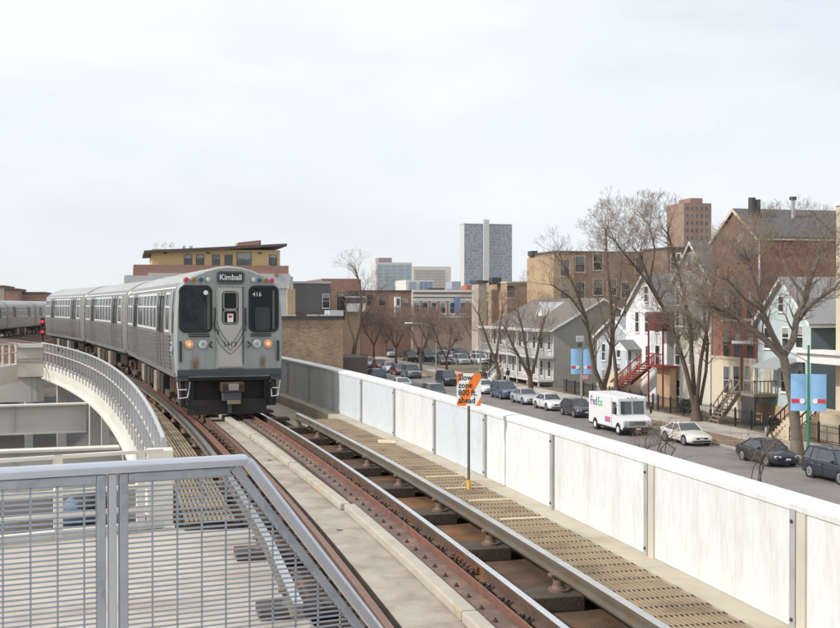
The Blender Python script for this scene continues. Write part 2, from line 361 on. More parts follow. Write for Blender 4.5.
# ---- parapet wall of precast panels
pw = thing('parapet_wall', 'white precast panel wall with steel posts along the elevated track', 'wall', P(0, 5.06, 0))
PB = P(0, 5.06, 0)
posts = [2.98 + 2.885 * k for k in range(0, 14)]
for k in range(len(posts) - 1):
    s0, s1 = posts[k] + .07, posts[k + 1] - .045
    m = MB(); sweep(m, rect(5.06, 5.20, .0, .985), s0, s1, 1.5); m.v = [tuple(Vector(v) - PB) for v in m.v]
    pn = m.build('wall_panel', 'panel_cool' if k in (5, 8, 7) else 'panel', pw, bevel=.012)
    m = MB(); sweep(m, [(5.045, .985), (5.30, .985), (5.30, 1.075), (5.06, 1.055), (5.045, 1.045)], s0 + .0, s1 + .115, 1.5); m.v = [tuple(Vector(v) - PB) for v in m.v]
    m.build('coping', 'panel', pw, bevel=.008)
for k, s in enumerate(posts):
    q = P(s, 5.06) - PB
    MB().box(-.03, .10, -.03, .055, 0, 1.0).build('post', 'post_steel', pw, loc=(q.x, q.y, 0), rotz=hd(s))
    for zb_ in (.08, .9): MB().tube((-.03, .012, zb_), (-.045, .012, zb_), .016, n=6).build('bolt', 'bolt', pw, loc=(q.x, q.y, 0), rotz=hd(s))
    if k in (2, 3, 1):
        MB().box(-.02, .10, -.17, -.035, 0, .984).build('post_infill', 'post_concrete', pw, loc=(q.x, q.y, 0), rotz=hd(s))
# ---- slow zone sign
mat('sign_orange', (.80, .20, .03), .5, var=.05); mat('sign_white', (.80, .80, .78), .5, var=.04); mat('black_print', (.012, .012, .012), .6, var=0)
mat('sign_pole', (.16, .13, .10), .6, metal=.4, var=.2, scale=5); mat('yellow_paint', (.75, .47, .05), .6, var=.1)
mat('wire', (.55, .52, .45), .5, metal=.5)
q = P(16.4, 4.47); sg = thing('track_sign', 'orange and white striped slow zone sign on a thin pole in the walkway', 'sign', q, R_(-14))
MB().tube((0, 0, -.02), (-.0, 0, 1.26), .021, n=10).build('pole', 'sign_pole', sg, smooth=40)
MB().tube((0, 0, .0), (0, 0, .13), .036, n=10).build('pole_socket', 'yellow_paint', sg, smooth=40)
for a, l in ((20, .16), (80, .14), (140, .18), (200, .12), (265, .17), (330, .14)):
    c, s_ = math.cos(R_(a)), math.sin(R_(a)); MB().poly([(c * .03, s_ * .03, .08), (c * .08, s_ * .08, .09), (c * l, s_ * l, .012)], .006, 5).build('tie_wire', 'wire', sg)
sw, sz0, sz1, rc = .178, 1.22, 1.70, .03
def rrect(x0, x1, z0, z1, r, n=4, y=0.):
    pts = []
    for cx_, cz_, a0 in ((x1 - r, z0 + r, -90), (x1 - r, z1 - r, 0), (x0 + r, z1 - r, 90), (x0 + r, z0 + r, 180)):
        for k in range(n + 1): a = R_(a0 + 90 * k / n); pts.append((cx_ + r * math.cos(a), y, cz_ + r * math.sin(a)))
    return pts
MB().prism(rrect(-sw, sw, sz0, sz1, rc, y=-.026), (0, .004, 0)).build('sign_face', 'sign_white', sg)
def clip(poly, a, b, c):   # keep a*x+b*z<=c
    r = []
    for i in range(len(poly)):
        p, q_ = poly[i], poly[(i + 1) % len(poly)]; dp = a * p[0] + b * p[2] - c; dq = a * q_[0] + b * q_[2] - c
        if dp <= 0: r.append(p)
        if dp * dq < 0: t = dp / (dp - dq); r.append(tuple(p[i_] + (q_[i_] - p[i_]) * t for i_ in range(3)))
    return r
for lo, hi in ((-.60, -.205), (-.075, .055), (.185, .60)):
    # diagonal bands, value = (z - 1.46)*.55 - x*.9 rotated
    pl = rrect(-sw, sw, sz0, sz1, rc, y=-.0275); a, b = -.86, .5
    pl = clip(pl, a, b, hi + b * 1.46); pl = clip(pl, -a, -b, -lo - b * 1.46)
    if len(pl) > 2: MB().prism(pl, (0, .001, 0)).build('sign_stripe', 'sign_orange', sg)
for k, w in enumerate(('Slow', 'zone', '800 ft.', 'ahead')):
    text('sign_lettering', w, .125, 'black_print', sg, (-.155, -.029, 1.635 - k * .112), (R_(90), 0, 0), .0006, .85, 'LEFT', .002)
# ---- white balustrade on curved edge girder, left of the track
OB = .12
bal = thing('curved_balustrade', 'long white curved balustrade of thin uprights on a deep white edge girder', 'balustrade', P(17.4, OB, -.27)); BB = P(17.4, OB, -.27)
def bbuild(m, name, mt, **k): m.v = [tuple(Vector(v) - BB) for v in m.v]; return m.build(name, mt, bal, **k)
def boff(s): return -max(0, s - 40) ** 2 * .0009
m = MB(); sweep(m, rect(OB - .06, OB + .10, -1.02, -.27), 15.6, 63, 1, offf=boff); sweep(m, rect(OB - .16, OB - .06, -1.02, -.95), 15.6, 63, 1, offf=boff); bbuild(m, 'edge_girder', 'white_steel')
m = MB(); sweep(m, rect(OB - .03, OB + .03, .745, .80), 17.2, 63, 1, offf=boff); bbuild(m, 'top_rail', 'galv_bal', bevel=.01)
m = MB(); sweep(m, rect(OB - .02, OB + .02, .30, .335), 17.2, 63, 1, offf=boff); bbuild(m, 'middle_rail', 'white_steel')
m = MB(); sweep(m, rect(OB - .02, OB + .02, -.22, -.18), 17.2, 63, 1, offf=boff); bbuild(m, 'bottom_rail', 'white_steel')
pp = None; s = 17.25
while s < 63:
    q = P(s, OB + boff(s)) - BB
    if pp is None: pp = MB().box(-.045, .045, -.05, .05, .0, 1.02).build('upright', 'galv_bal', bal, loc=(q.x, q.y, 0), rotz=hd(s))
    else: inst(pp, (q.x, q.y, 0), hd(s), bal)
    q2 = P(s, OB - .07 + boff(s)) - BB
    s += 1.2
pb = None; s = 17.25
while s < 63:
    q = P(s, OB - .075 + boff(s)) - BB
    if pb is None: pb = MB().box(-.03, .012, -.10, .10, -.17, .16).build('base_plate', 'post_steel', bal, loc=(q.x, q.y, 0), rotz=hd(s))
    else: inst(pb, (q.x, q.y, 0), hd(s), bal)
    s += 1.2
# ---- station deck left of the track and its edge railing
E0, E1 = onz(-60, 550, -.25), onz(163, 527.5, -.25)
m = MB(); near = [Vector((-8, 2.5, -.25)), Vector((1.45, 2.5, -.25))]
rr_ = [P(s, 1.30, -.25) for s in (4, 8, 12, 15.45)]
m.prism([near[0], near[1]] + rr_ + [E1 + Vector((.1, -.05, 0)), E0, E0 + Vector((-5, -.8, 0))], (0, 0, -.4)); m.build('station_deck', 'concrete_deck', kind='structure')
er = thing('edge_railing', 'low white three-rail railing along the end of the beige deck', 'railing', (E0 + E1) / 2)
EBs = (E0 + E1) / 2; dv = (E1 - E0); ev = dv.normalized(); E00 = E0 - ev * 3
for z, h, n in ((.775, .05, 'top_rail'), (.32, .06, 'middle_rail'), (.03, .06, 'lower_rail')):
    MB().bar(E00 - EBs + Vector((0, 0, z + .25)), E1 - EBs + Vector((0, 0, z + .25)), .06, h).build(n, 'white_steel', er, bevel=.008)
MB().bar(E00 - EBs + Vector((0, .06, .04)), E1 - EBs + Vector((0, .06, .04)), .12, .09).build('kerb', 'white_steel', er)
for px in (-40, 58, 156):
    q = onz(px, 538, -.25); t = (q - E0).dot(ev); q = E0 + ev * t - EBs; MB().box(-.05, .05, -.04, .04, 0, 1.05).build('post', 'white_steel', er, loc=(q.x, q.y, 0), rotz=math.atan2(ev.y, ev.x))
MB().box(-.08, .26, -.1, .22, -.5, 1.0).build('corner_post', 'white_steel', er, loc=(E1 - EBs) + Vector((-.12, .3, 0)), bevel=.01)
# bundle behind that railing
mat('tarp_blue', (.13, .17, .25), .6, var=.25, scale=6, bump=.4, bscale=12); mat('strap_black', (.02, .02, .022), .6)
tb_p = onz(77, 530, -.25) + Vector((0, .45, 0))
tb = thing('tarp_bundle', 'blue-grey tarpaulin bundle with a black cover behind the white railing', 'bundle', tb_p)
m = MB(); rings = []
for k, (z, r) in enumerate(((0, .22), (.1, .26), (.22, .24), (.32, .17), (.38, .08))):
    rings.append([(r * (1 + .18 * math.sin(3 * a + k)) * math.cos(a), r * .8 * math.sin(a) * (1 + .2 * math.cos(2 * a + k)), z + .02 * math.sin(5 * a)) for a in [2 * math.pi * i / 14 for i in range(14)]])
m.loft(rings).build('tarp', 'tarp_blue', tb, smooth=True)
m = MB(); rings = []
for k, (z, r) in enumerate(((.16, .30), (.3, .27), (.42, .14), (.44, .03))):
    rings.append([(.14 + r * math.cos(a), r * .8 * math.sin(a), z + .03 * math.sin(4 * a)) for a in [2 * math.pi * i / 12 for i in range(12)]])
m.loft(rings).build('cover', 'strap_black', tb, smooth=True)
# ledge that carries it
MB().box(-.8, 1.2, -.35, .5, -.2, -.006).build('deck_bracket', 'tie', loc=tb_p, kind='structure')
# ---- cross girders over the opening
def cross_girder(label, pR, pL, ztop, depth, fl=.5):
    c = (Vector(pR) + Vector(pL)) / 2; t = thing('cross_girder', label, 'girder', (c.x, c.y, ztop - depth)); a = Vector(pL) - c; b = Vector(pR) - c
    u = lambda v, z: Vector((v.x, v.y, z))
    MB().bar(u(a, depth / 2), u(b, depth / 2), .05, depth - .1).build('web', 'girder_steel', t)
    MB().bar(u(a, depth - .03), u(b, depth - .03), fl, .06).build('flange', 'white_steel', t); MB().bar(u(a, .03), u(b, .03), fl, .06).build('flange', 'white_steel', t)
    k = 0
    n = int((b - a).length / 2.5)
    for k in range(1, n):
        q = a + (b - a) * k / n; dd = (b - a).normalized(); MB().bar(u(q, .06), u(q, depth - .06), fl * .5, .03, up=dd).build('stiffener', 'girder_steel', t)
    return t
def gpt(s, extra=0): return P(s, OB - .2 + boff(s))
for s, lab, dp in ((46, 'deep pale steel cross girder spanning the opening, farther of two', 1.1), (31.6, 'deep pale steel cross girder spanning the opening, nearer of two', 1.15)):
    g = gpt(s); d = Vector((-math.cos(hd(s) + .0), -math.sin(hd(s) + .0), 0)); cross_girder(lab, g, g + d * 26, -1.0, dp)
# far end bulkhead and left-hand balustrade of the opening
b0 = onz(44.5, 375.8, -1.0); 
g = P(62.4, OB + boff(62.4)); e0 = Vector((g.x - .15, g.y, 0)); 
lft = ony(15, 347, g.y - 1.0); 
bh = thing('bulkhead', 'pale steel bulkhead with a parapet closing the far end of the opening', 'bulkhead', (g.x, g.y, -2.2))
dx = lft.x - g.x
MB().box(dx - 6, .0, -.05, .05, 0, 1.95).build('web', 'girder_steel', bh); MB().box(dx - .1, 0, -.3, -.05, 1.28, 1.95).build('lower_band', 'white_steel', bh); MB().box(dx - .1, 0, -.32, -.0, 2.75, 2.95).build('top_band', 'white_steel', bh)
MB().box(dx - .1, 0, -.12, -.06, 2.2, 2.74).build('parapet_panel', 'girder_steel', bh); MB().box(dx - .1, 0, -.35, -.12, 2.02, 2.14).build('ledge_bar', 'post_steel', bh)
MB().box(-.35, -.30, -.14, -.1, .06, 1.27).build('stiffener', 'post_steel', bh); MB().box(dx * .48, dx * .48 + .05, -.14, -.1, .06, 1.27).build('stiffener', 'post_steel', bh)
lb = thing('left_balustrade', 'short white balustrade on the far left side of the opening', 'balustrade', (lft.x, lft.y, -.27))
pts = [Vector((0, .6, 0)), Vector((-.9, -3.2, 0)), Vector((-2.2, -8, 0)), Vector((-4.2, -14, 0)), Vector((-7.5, -21, 0))]
for nme, z0, z1, w in (('edge_girder', -.9, .0, .16), ('top_rail', 1.02, 1.07, .07), ('middle_rail', .58, .62, .05)):
    m = MB()
    for a, b in zip(pts, pts[1:]): m.bar(a + Vector((0, 0, (z0 + z1) / 2)), b + Vector((0, 0, (z0 + z1) / 2)), w, z1 - z0)
    m.build(nme, 'white_steel', lb)
for a, b in zip(pts, pts[1:]):
    n = int((b - a).length / .92)
    for k in range(n):
        q = a + (b - a) * k / n; MB().box(-.03, .03, -.08, .08, 0, 1.02).build('upright', 'white_steel', lb, loc=q, rotz=math.atan2(b.y - a.y, b.x - a.x) - math.pi / 2)
# ---- columns under the viaduct
col0 = None
for k, s in enumerate(range(8, 125, 13)):
    for off, zt in ((.6, -1.1), (4.6, -1.1)):
        q = P(s + (3 if off < 1 else 0), off)
        lab = 'grey steel column under the elevated track deck'
        c = MB().box(-.22, .22, -.22, .22, 0, zt - GZ).build('viaduct_column', 'girder_steel', loc=(q.x, q.y, GZ), rotz=hd(s)) if col0 is None else inst(col0, (q.x, q.y, GZ), hd(s))
        col0 = col0 or c; tag(c, lab, 'column', 'columns under the track deck')
# ---- second track deck (left) for the far train
FT0, FT1 = Vector((-24.5, 40, 0)), Vector((-3.2, 132, 0))
FZ = -.5
def FP(t, off=0., z=0.):
    y = 62 + 150 * t; d = Vector((.1, 1, 0)).normalized(); n = Vector((d.y, -d.x, 0))
    return Vector((-12.1 + .1 * (y - 121.6), y, FZ)) + n * off + Vector((0, 0, z)), d
m = MB(); m.loft([[FP(t / 20, -2.6, -1.1)[0], FP(t / 20, 4.6, -1.1)[0], FP(t / 20, 4.6, -.3)[0], FP(t / 20, -2.6, -.3)[0]] for t in range(21)]); m.build('far_track_deck', 'rust_floor', kind='structure')
ft = thing('railway_track', 'dark far track running beside the stopped train on the left', 'track', FP(.3)[0]); fb = FP(.3)[0]
for off in (-.72, .72, 2.4, 3.84):
    m = MB(); m.loft([[FP(t / 30, off + a, z)[0] - fb for a, z in ((-.04, -.29), (.04, -.29), (.036, 0), (-.036, 0))] for t in range(31)]); m.build('rail', 'rail_web', ft)
# ---- platform under the camera and its galvanised railing
mat('platform_concrete', (.5, .47, .42), .8, var=.1)
MB().box(-6, .95, -8, 4.46, .74, 1.04).build('platform', 'platform_concrete', kind='structure')
MB().box(-6, .75, -8, 4.2, -.6, .735).build('platform_base', 'platform_concrete', kind='structure')
C0, C1, C2 = Vector((.44, 4.46, 1.04)), Vector((-1.75, 4.05, 1.04)), Vector((.425, 1.2, 1.04))
pr = thing('platform_railing', 'galvanised railing with wire mesh infill at the platform end', 'railing', C0)
u1 = (C1 - C0).normalized()
def onrail(px, py):               # a pixel onto the vertical plane of the railing
    a, b, u = ray(px, py); n = Vector((-u1.y, u1.x, 0)); t = C0.dot(n) / (a * n.x + b * n.y); return Vector((a * t, b * t, CH + u * t))
S0, S1 = onrail(246, 460), onrail(376, 628); sl = (S1 - S0).normalized(); S2 = S0 + (S1 - S0) * ((1.06 - S0.z) / (S1.z - S0.z))
def capbar(p, q, name):
    o = MB(); p = Vector(p) - C0; q = Vector(q) - C0; d = (q - p).normalized(); n = Vector((-u1.y, u1.x, 0)); k = d.cross(n)
    if k.z < 0: k = -k
    prof = [(-.036, -.018), (.036, -.018), (.036, .010), (.024, .020), (-.024, .020), (-.036, .010)]
    o.loft([[p + n * a + k * b for a, b in prof], [q + n * a + k * b for a, b in prof]]); return o.build(name, 'galv_rail', pr, bevel=.004)
capbar(S0, C1 + Vector((0, 0, S0.z - C1.z)), 'top_rail'); capbar(S0 + sl * .004 - Vector((0, 0, .002)), S2, 'sloping_end_rail')
mid = onz(104, 465, 2.1); tm = (mid - C0).dot(u1); M0 = C0 + u1 * tm
HB, HT = 1.10, S0.z - .022; w = .032
def edge_t(z): p = S0 + (S2 - S0) * ((z - S0.z) / (S2.z - S0.z)); return (p - C0).dot(u1)
def infill(ta, tb, slanted):
    f = MB(); at = lambda t, z: u1 * t + Vector((0, 0, z - 1.04))
    za, zb = HB, HT
    ea = lambda z: (edge_t(z) + .05) if slanted else ta
    f.bar(at(tb - w / 2, za), at(tb - w / 2, zb), .035, w, up=u1)
    if slanted: f.bar(at(ea(za) + w / 2, za), at(ea(zb) + w / 2, zb), .035, w, up=u1)
    else: f.bar(at(ta + w / 2, za), at(ta + w / 2, zb), .035, w, up=u1)
    f.bar(at(ea(zb) + w, zb - w / 2), at(tb - w, zb - w / 2), .033, w); f.bar(at(ea(za) + w, za + w / 2), at(tb - w, za + w / 2), .033, w)
    fo = f.build('panel_frame', 'galv', pr, bevel=.004)
    m = MB(); h = za + w + .01
    while h < zb - w: m.bar(at(ea(h) + w * .5, h), at(tb - w * .5, h), .006, .0062); h += .0186
    m.build('horizontal_wires', 'galv_wire', fo)
    m = MB(); x = tb - w - .09
    while x > ea(za) + w:
        zt = zb
        if slanted and x < ea(zb): zt = S0.z + (S2.z - S0.z) * ((x - .05 - edge_t(S0.z)) / (edge_t(S2.z) - edge_t(S0.z)))
        if zt > za + .05: m.bar(at(x, za), at(x, zt), .006, .0065, up=u1)
        x -= .092
    m.build('vertical_wires', 'galv_wire', fo)
infill(0, tm - .024, True); infill(tm + .024, tm + 1.6, False)
q = M0 - C0; MB().box(-.014, .014, -.02, .02, 0, HT - 1.04).build('post', 'galv_rail', pr, loc=(q.x, q.y, 0), rotz=math.atan2(u1.y, u1.x), bevel=.003)
# ================================================================ rapid transit cars
mat('stainless', (.27, .25, .225), .30, metal=.8, var=.08, scale=1.5, stretch=(1, .3, 2), col2=(.19, .175, .155), c2scale=2.2, c2lo=.5, c2hi=.75)
mat('stainless_flat', (.275, .26, .235), .42, metal=.6, var=.08, scale=1.5)
mat('roof_grey', (.38, .38, .37), .6, var=.08, scale=1, stretch=(1, .4, 1))
mat('front_paint', (.325, .345, .325), .5, var=.08, scale=2.5, stretch=(3, 3, .6), col2=(.26, .275, .26), c2scale=2.2, c2lo=.45, c2hi=.75)
mat('glass_dark', (.008, .010, .012), .08, var=.3, scale=2, spec=.22, col2=(.03, .034, .036), c2scale=1.2)
mat('glass_side', (.022, .022, .022), .22, var=.35, scale=1.3, spec=.4, stretch=(1, .8, 1.5), col2=(.07, .07, .07), c2scale=.8, c2lo=.5, c2hi=.6)
mat('cab_seat', (.028, .031, .032), .3, var=.2)
mat('cab_grey', (.085, .095, .095), .3, var=.2)
mat('rubber', (.02, .02, .02), .7); mat('anticlimber', (.075, .08, .088), .6, var=.15)
mat('under_dark', (.028, .024, .022), .85, var=.3, scale=4); mat('under_brown', (.075, .045, .03), .85, var=.3, scale=5); mat('under_pale', (.27, .22, .16), .8, var=.2, scale=4)
mat('door_steel', (.50, .48, .45), .45, metal=.5, var=.08, scale=2); mat('cream_trim', (.68, .68, .66), .5, metal=.3, var=.05)
mat('lamp_red', (.45, .015, .04), .2, emit=(.9, .02, .08, .12)); mat('lamp_amber', (.30, .13, .03), .25); mat('lamp_blue', (.02, .07, .13), .2); mat('lamp_clear', (.55, .57, .56), .15)
mat('head_lit', (.9, .4, .15), .3, emit=(1., .30, .12, .08)); mat('lamp_ring', (.33, .34, .33), .4, metal=.5); mat('head_core', (1, .8, .5), .3, emit=(1., .55, .38, .25))
mat('white_print', (.82, .82, .80), .5, var=0); mat('sign_glass', (.02, .022, .024), .25); mat('seal_blue', (.05, .12, .35), .5); mat('red_print', (.6, .03, .04), .5)
mat('wheel_steel', (.35, .33, .31), .4, metal=.8, var=.1)
mat('signal_red', (.8, .02, .05), .3, emit=(1., .02, .10, .6))
# rust runs that bleed from the anticlimber bolts (fixed stains of their own shape)
def stain(m, spots):
    t = MATS[m].node_tree; L = t.links.new; b = t.nodes['Principled BSDF']; src = b.inputs['Base Color'].links[0].from_socket
    tcn = [n for n in t.nodes if n.type == 'TEX_COORD'][0]; nzn = t.nodes.new('ShaderNodeTexNoise'); nzn.inputs['Scale'].default_value = 9; L(tcn.outputs['Object'], nzn.inputs['Vector'])
    for (x, y, z, rx, rz) in spots:
        mpn = t.nodes.new('ShaderNodeMapping'); mpn.vector_type = 'POINT'; mpn.inputs['Location'].default_value = (-x / rx, 0, -z / rz); mpn.inputs['Scale'].default_value = (1 / rx, 0.001, 1 / rz); L(tcn.outputs['Object'], mpn.inputs[0])
        ln = t.nodes.new('ShaderNodeVectorMath'); ln.operation = 'LENGTH'; L(mpn.outputs[0], ln.inputs[0])
        ad = t.nodes.new('ShaderNodeMath'); ad.operation = 'ADD'; L(ln.outputs['Value'], ad.inputs[0]); L(nzn.outputs['Fac'], ad.inputs[1])
        mr = t.nodes.new('ShaderNodeMapRange'); mr.inputs[1].default_value = .75; mr.inputs[2].default_value = 1.55; mr.inputs[3].default_value = .9; mr.inputs[4].default_value = 0; L(ad.outputs[0], mr.inputs[0])
        mm = t.nodes.new('ShaderNodeMix'); mm.data_type = 'RGBA'; L(mr.outputs[0], mm.inputs[0]); L(src, mm.inputs[6]); mm.inputs[7].default_value = (.17, .085, .03, 1); src = mm.outputs[2]
    L(src, b.inputs['Base Color'])
stain('front_paint', [(-.82, 0, 1.27, .13, .24), (.80, 0, 1.28, .12, .22)])
HWID = 1.30
SIDE = [(.96, 1.25), (1.30, 1.285), (1.75, 1.30), (2.15, 1.30), (2.6, 1.285), (3.0, 1.245), (3.12, 1.20), (3.2, 1.13)]
ROOF = [(3.28, 1.02), (3.40, .80), (3.50, .55), (3.57, .28), (3.60, 0.)]
def side_x(z):
    for (z0, x0), (z1, x1) in zip(SIDE, SIDE[1:]):
        if z <= z1: return x0 + (x1 - x0) * (z - z0) / (z1 - z0)
    return SIDE[-1][1]
def strip(mb, sx, y0, y1, z0, z1, d0, d1, n=4, mi=0):
    # a curved slab on the car side between heights z0..z1, from d0 to d1 proud of the skin
    rin, rout = [], []
    for k in range(n + 1):
        z = z0 + (z1 - z0) * k / n; x = side_x(z); rin.append((sx * (x + d0), z)); rout.append((sx * (x + d1), z))
    prof = rin + rout[::-1]
    mb.loft([[(x, y0, z) for x, z in prof], [(x, y1, z) for x, z in prof]], mi)
LC = 14.4
def make_car(label, s, front=False, group='train cars', sides=(-1,), at=None, rz=None):
    c = P(s, 2.24) if at is None else at
    t = thing('train_car', label, 'train', (c.x, c.y, 0), hd(s) if rz is None else rz, group)
    h = LC / 2
    prof = [(-x, z) for z, x in SIDE] + [(-x, z) for z, x in ROOF] + [(x, z) for z, x in ROOF[-2::-1]] + [(x, z) for z, x in SIDE[::-1]]
    # shell in two materials: sides, roof
    def ring(y, k=1., kz=1.): return [(x * k, y, .96 + (z - .96) * kz) for x, z in prof]
    m = MB(); m.loft([ring(-h + .22), ring(h - .22)])
    
    t.scale = (1, 1, 1.012)
    bd = m.build('body', ['stainless_flat', 'roof_grey'], t, smooth=28)
    for p in bd.data.polygons:
        if p.center.z > 3.17 and abs(p.normal.y) < .5: p.material_index = 1
    # end caps (painted moulded ends)
    for sgn in (-1, 1):
        m = MB(); y0, y1 = sgn * (h - .22), sgn * h
        yy = [y0, y0 + (y1 - y0) * .45, y0 + (y1 - y0) * .8, y1]; kk = [1.002, .997, .985, .955]; kz = [1.002, 1.0, .997, .985]
        m.loft([ring(y, a, b) for y, a, b in zip(yy, kk, kz)]); e = m.build('car_end', 'front_paint' if (front and sgn < 0) else 'stainless_flat', t, smooth=35)
        if sgn < 0: endcap = e
    # side features
    for sx in (-1, 1):
        if sx not in sides and not front: continue
        doors = (-3.95, 3.75)
        for yc in doors:
            for k in (-1, 1):
                y0, y1 = (yc - .66, yc - .02) if k < 0 else (yc + .02, yc + .66)
                m = MB(); strip(m, sx, y0, y1, 1.02, 3.02, -.02, .012, 6); d = m.build('door', 'stainless', t)
                m = MB(); strip(m, sx, y0 + .12, y1 - .12, 2.02, 2.86, .012, .018, 4); m.build('door_window', 'glass_side', d)
                m = MB()
                for a, b, z0, z1 in ((y0 + .085, y0 + .12, 1.98, 2.9), (y1 - .12, y1 - .085, 1.98, 2.9), (y0 + .12, y1 - .12, 1.98, 2.02), (y0 + .12, y1 - .12, 2.86, 2.9)): strip(m, sx, a, b, z0, z1, .012, .028, 3)
                m.build('window_frame', 'rubber', d)
            m = MB(); strip(m, sx, yc - .045, yc + .045, 1.02, 3.02, -.005, .015, 6); m.build('door_edge', 'rubber', t)
            
            for ja in (-.74, .675): m = MB(); strip(m, sx, yc + ja, yc + ja + .065, .99, 3.1, -.01, .02, 6); m.build('door_jamb', 'stainless_flat', t)
        # fluted panels
        for y0, y1 in ((-h + .95, doors[0] - .75), (doors[0] + .75, doors[1] - .75), (doors[1] + .75, h - .5)):
            m = MB(); z = 1.12
            while z < 1.93:
                strip(m, sx, y0, y1, z, z + .05, -.005, .032, 1); z += .095
            m.build('fluted_panel', 'stainless', t)
        # sill
        m = MB(); strip(m, sx, -h + .25, h - .25, .95, 1.06, .0, .03, 2); m.build('side_sill', 'stainless_flat', t)
        m = MB(); strip(m, sx, -h + .25, h - .25, 3.06, 3.10, .0, .025, 1); m.build('rain_gutter', 'cream_trim', t)
        # windows
        wins = [(-h + 1.05, -h + 1.95), (doors[0] + .95, doors[0] + 1.75), (doors[0] + 1.85, doors[0] + 2.75), (doors[0] + 2.85, doors[0] + 3.75), (doors[0] + 3.85, doors[0] + 4.75), (doors[0] + 4.85, doors[1] - 1.0), (doors[1] + 1.0, doors[1] + 1.85), (doors[1] + 1.95, h - .7)]
        for y0, y1 in wins:
            m = MB(); strip(m, sx, y0, y1, 2.06, 2.92, .0, .004, 4); w = m.build('window', 'glass_side', t)
            m = MB()
            for a, b, z0, z1 in ((y0 - .05, y0, 2.0, 2.98), (y1, y1 + .05, 2.0, 2.98), (y0, y1, 2.0, 2.06), (y0, y1, 2.92, 2.98), (y0, y1, 2.60, 2.64)): strip(m, sx, a, b, z0, z1, .0, .03, 3)
            m.build('window_frame', 'cream_trim', w)
        if front:
            m = MB(); strip(m, sx, -h + .32, -h + .62, 2.0, 3.0, .0, .006, 4); m.build('cab_window', 'glass_dark', t)
            m = MB(); strip(m, sx, -h + .70, -h + .76, 1.95, 3.04, .0, .03, 4); strip(m, sx, -h + .62, -h + .66, 1.95, 3.04, .0, .03, 4); m.build('cab_window_frame', 'cream_trim', t)
            q = (sx * (side_x(1.6) + .012), -h + .62, 1.62)
            m = MB(); m.tube((q[0], q[1], q[2]), (q[0] + sx * .012, q[1], q[2]), .17, n=16); sl_ = m.build('round_emblem', 'white_print', t)
            sl_.scale = (1, .75, 1)
            sl_.location = (0, q[1] * .25, 0)
            MB().box(q[0] + sx * .012, q[0] + sx * .016, q[1] - .1, q[1] + .1, q[2] - .13, q[2] + .13).build('emblem_field', 'seal_blue', t)
            MB().box(q[0] + sx * .016, q[0] + sx * .019, q[1] - .07, q[1] + .07, q[2] - .05, q[2] + .05).build('emblem_bar', 'white_print', t)
    # roof gear
    # underfloor
    MB().box(-1.05, 1.05, -h + .5, h - .5, .80, .955).build('underframe', 'under_dark', t)
    for yb in (-h + 2.4, h - 2.4):
        tr = MB().box(-.95, .95, yb - 1.15, yb + 1.15, .38, .62).build('truck_frame', 'under_brown', t, bevel=.04)
        for dy in (-.99, .99):
            for sx in (-1, 1):
                m = MB(); x0 = sx * .67; m.tube((x0, yb + dy, .36), (x0 + sx * .13, yb + dy, .36), .355, n=20); w = m.build('wheel', 'under_brown', tr, smooth=40)
                m = MB(); m.tube((x0 + sx * .13, yb + dy, .36), (x0 + sx * .145, yb + dy, .36), .30, n=18); m.tube((x0 + sx * .145, yb + dy, .36), (x0 + sx * .25, yb + dy, .36), .11, n=10); m.build('wheel_hub', 'wheel_steel', tr)
        MB().box(-1.22, -.98, yb - .5, yb + .5, .36, .50).build('contact_beam', 'under_brown', tr)
        for dy in (-.6, 0, .6): MB().tube((-1.0, yb + dy, .45), (-1.0, yb + dy, .85), .08, n=8).build('spring', 'under_brown', tr)
    rr = random.Random(3)
    for k, y in enumerate((-2.9, -2.0, -1.1, -.1, .9, 1.8, 2.7)):
        wd = rr.uniform(.28, .42); MB().box(-1.16, 1.1, y - wd, y + wd, rr.uniform(.22, .42), .82).build('equipment_box', ['under_dark', 'under_brown', 'under_pale', 'under_dark', 'under_brown', 'under_dark', 'under_pale'][k], t, bevel=.02)
    if not front: 
        MB().box(-.5, .5, -h - .45, -h + .05, .98, 3.1).build('gangway', 'under_dark', t)
        for sx in (-1, 1):
            for z in (1.5, 1.95, 2.4): MB().tube((sx * 1.2, -h - .02, z), (sx * 1.2, -h - .14, z), .015, n=5).build('grab_iron', 'cream_trim', t)
        return t
    # ---------------- front end
    yf = -h
    def flat(name, pts, m_, d0, d1, parent=t): return MB().prism([(x, yf - d0, z) for x, z in pts], (0, -(d1 - d0), 0)).build(name, m_, parent)
    def rr2(x0, x1, z0, z1, r, n=5): return [(p[0], p[2]) for p in rrect(x0, x1, z0, z1, r, n)]
    def ringpart(name, x0, x1, z0, z1, r, w, m_, d0, d1, parent=t):
        a = rr2(x0, x1, z0, z1, r); b = rr2(x0 + w, x1 - w, z0 + w, z1 - w, max(.01, r - w)); n = len(a)
        m = MB(); V = [(x, yf - d0, z) for x, z in a] + [(x, yf - d1, z) for x, z in a] + [(x, yf - d1, z) for x, z in b] + [(x, yf - d0, z) for x, z in b]
        F_ = []
        for q in range(3):
            for i in range(n): j = (i + 1) % n; F_.append((q * n + i, q * n + j, (q + 1) * n + j, (q + 1) * n + i))
        m.add(V, F_); return m.build(name, m_, parent)
    for x0, x1 in ((-1.17, -.45), (.49, 1.16)):
        g = flat('windshield', rr2(x0, x1, 2.05, 3.1, .13), 'glass_dark', -.02, .004); ringpart('window_gasket', x0 - .035, x1 + .035, 2.015, 3.135, .15, .05, 'rubber', -.01, .02, g)
    MB().box(-.54, -.475, yf - .007, yf - .004, 2.09, 2.96).build('cab_partition', 'cab_grey', t); MB().box(-.60, -.56, yf - .007, yf - .004, 2.09, 2.7).build('cab_partition', 'cab_seat', t)
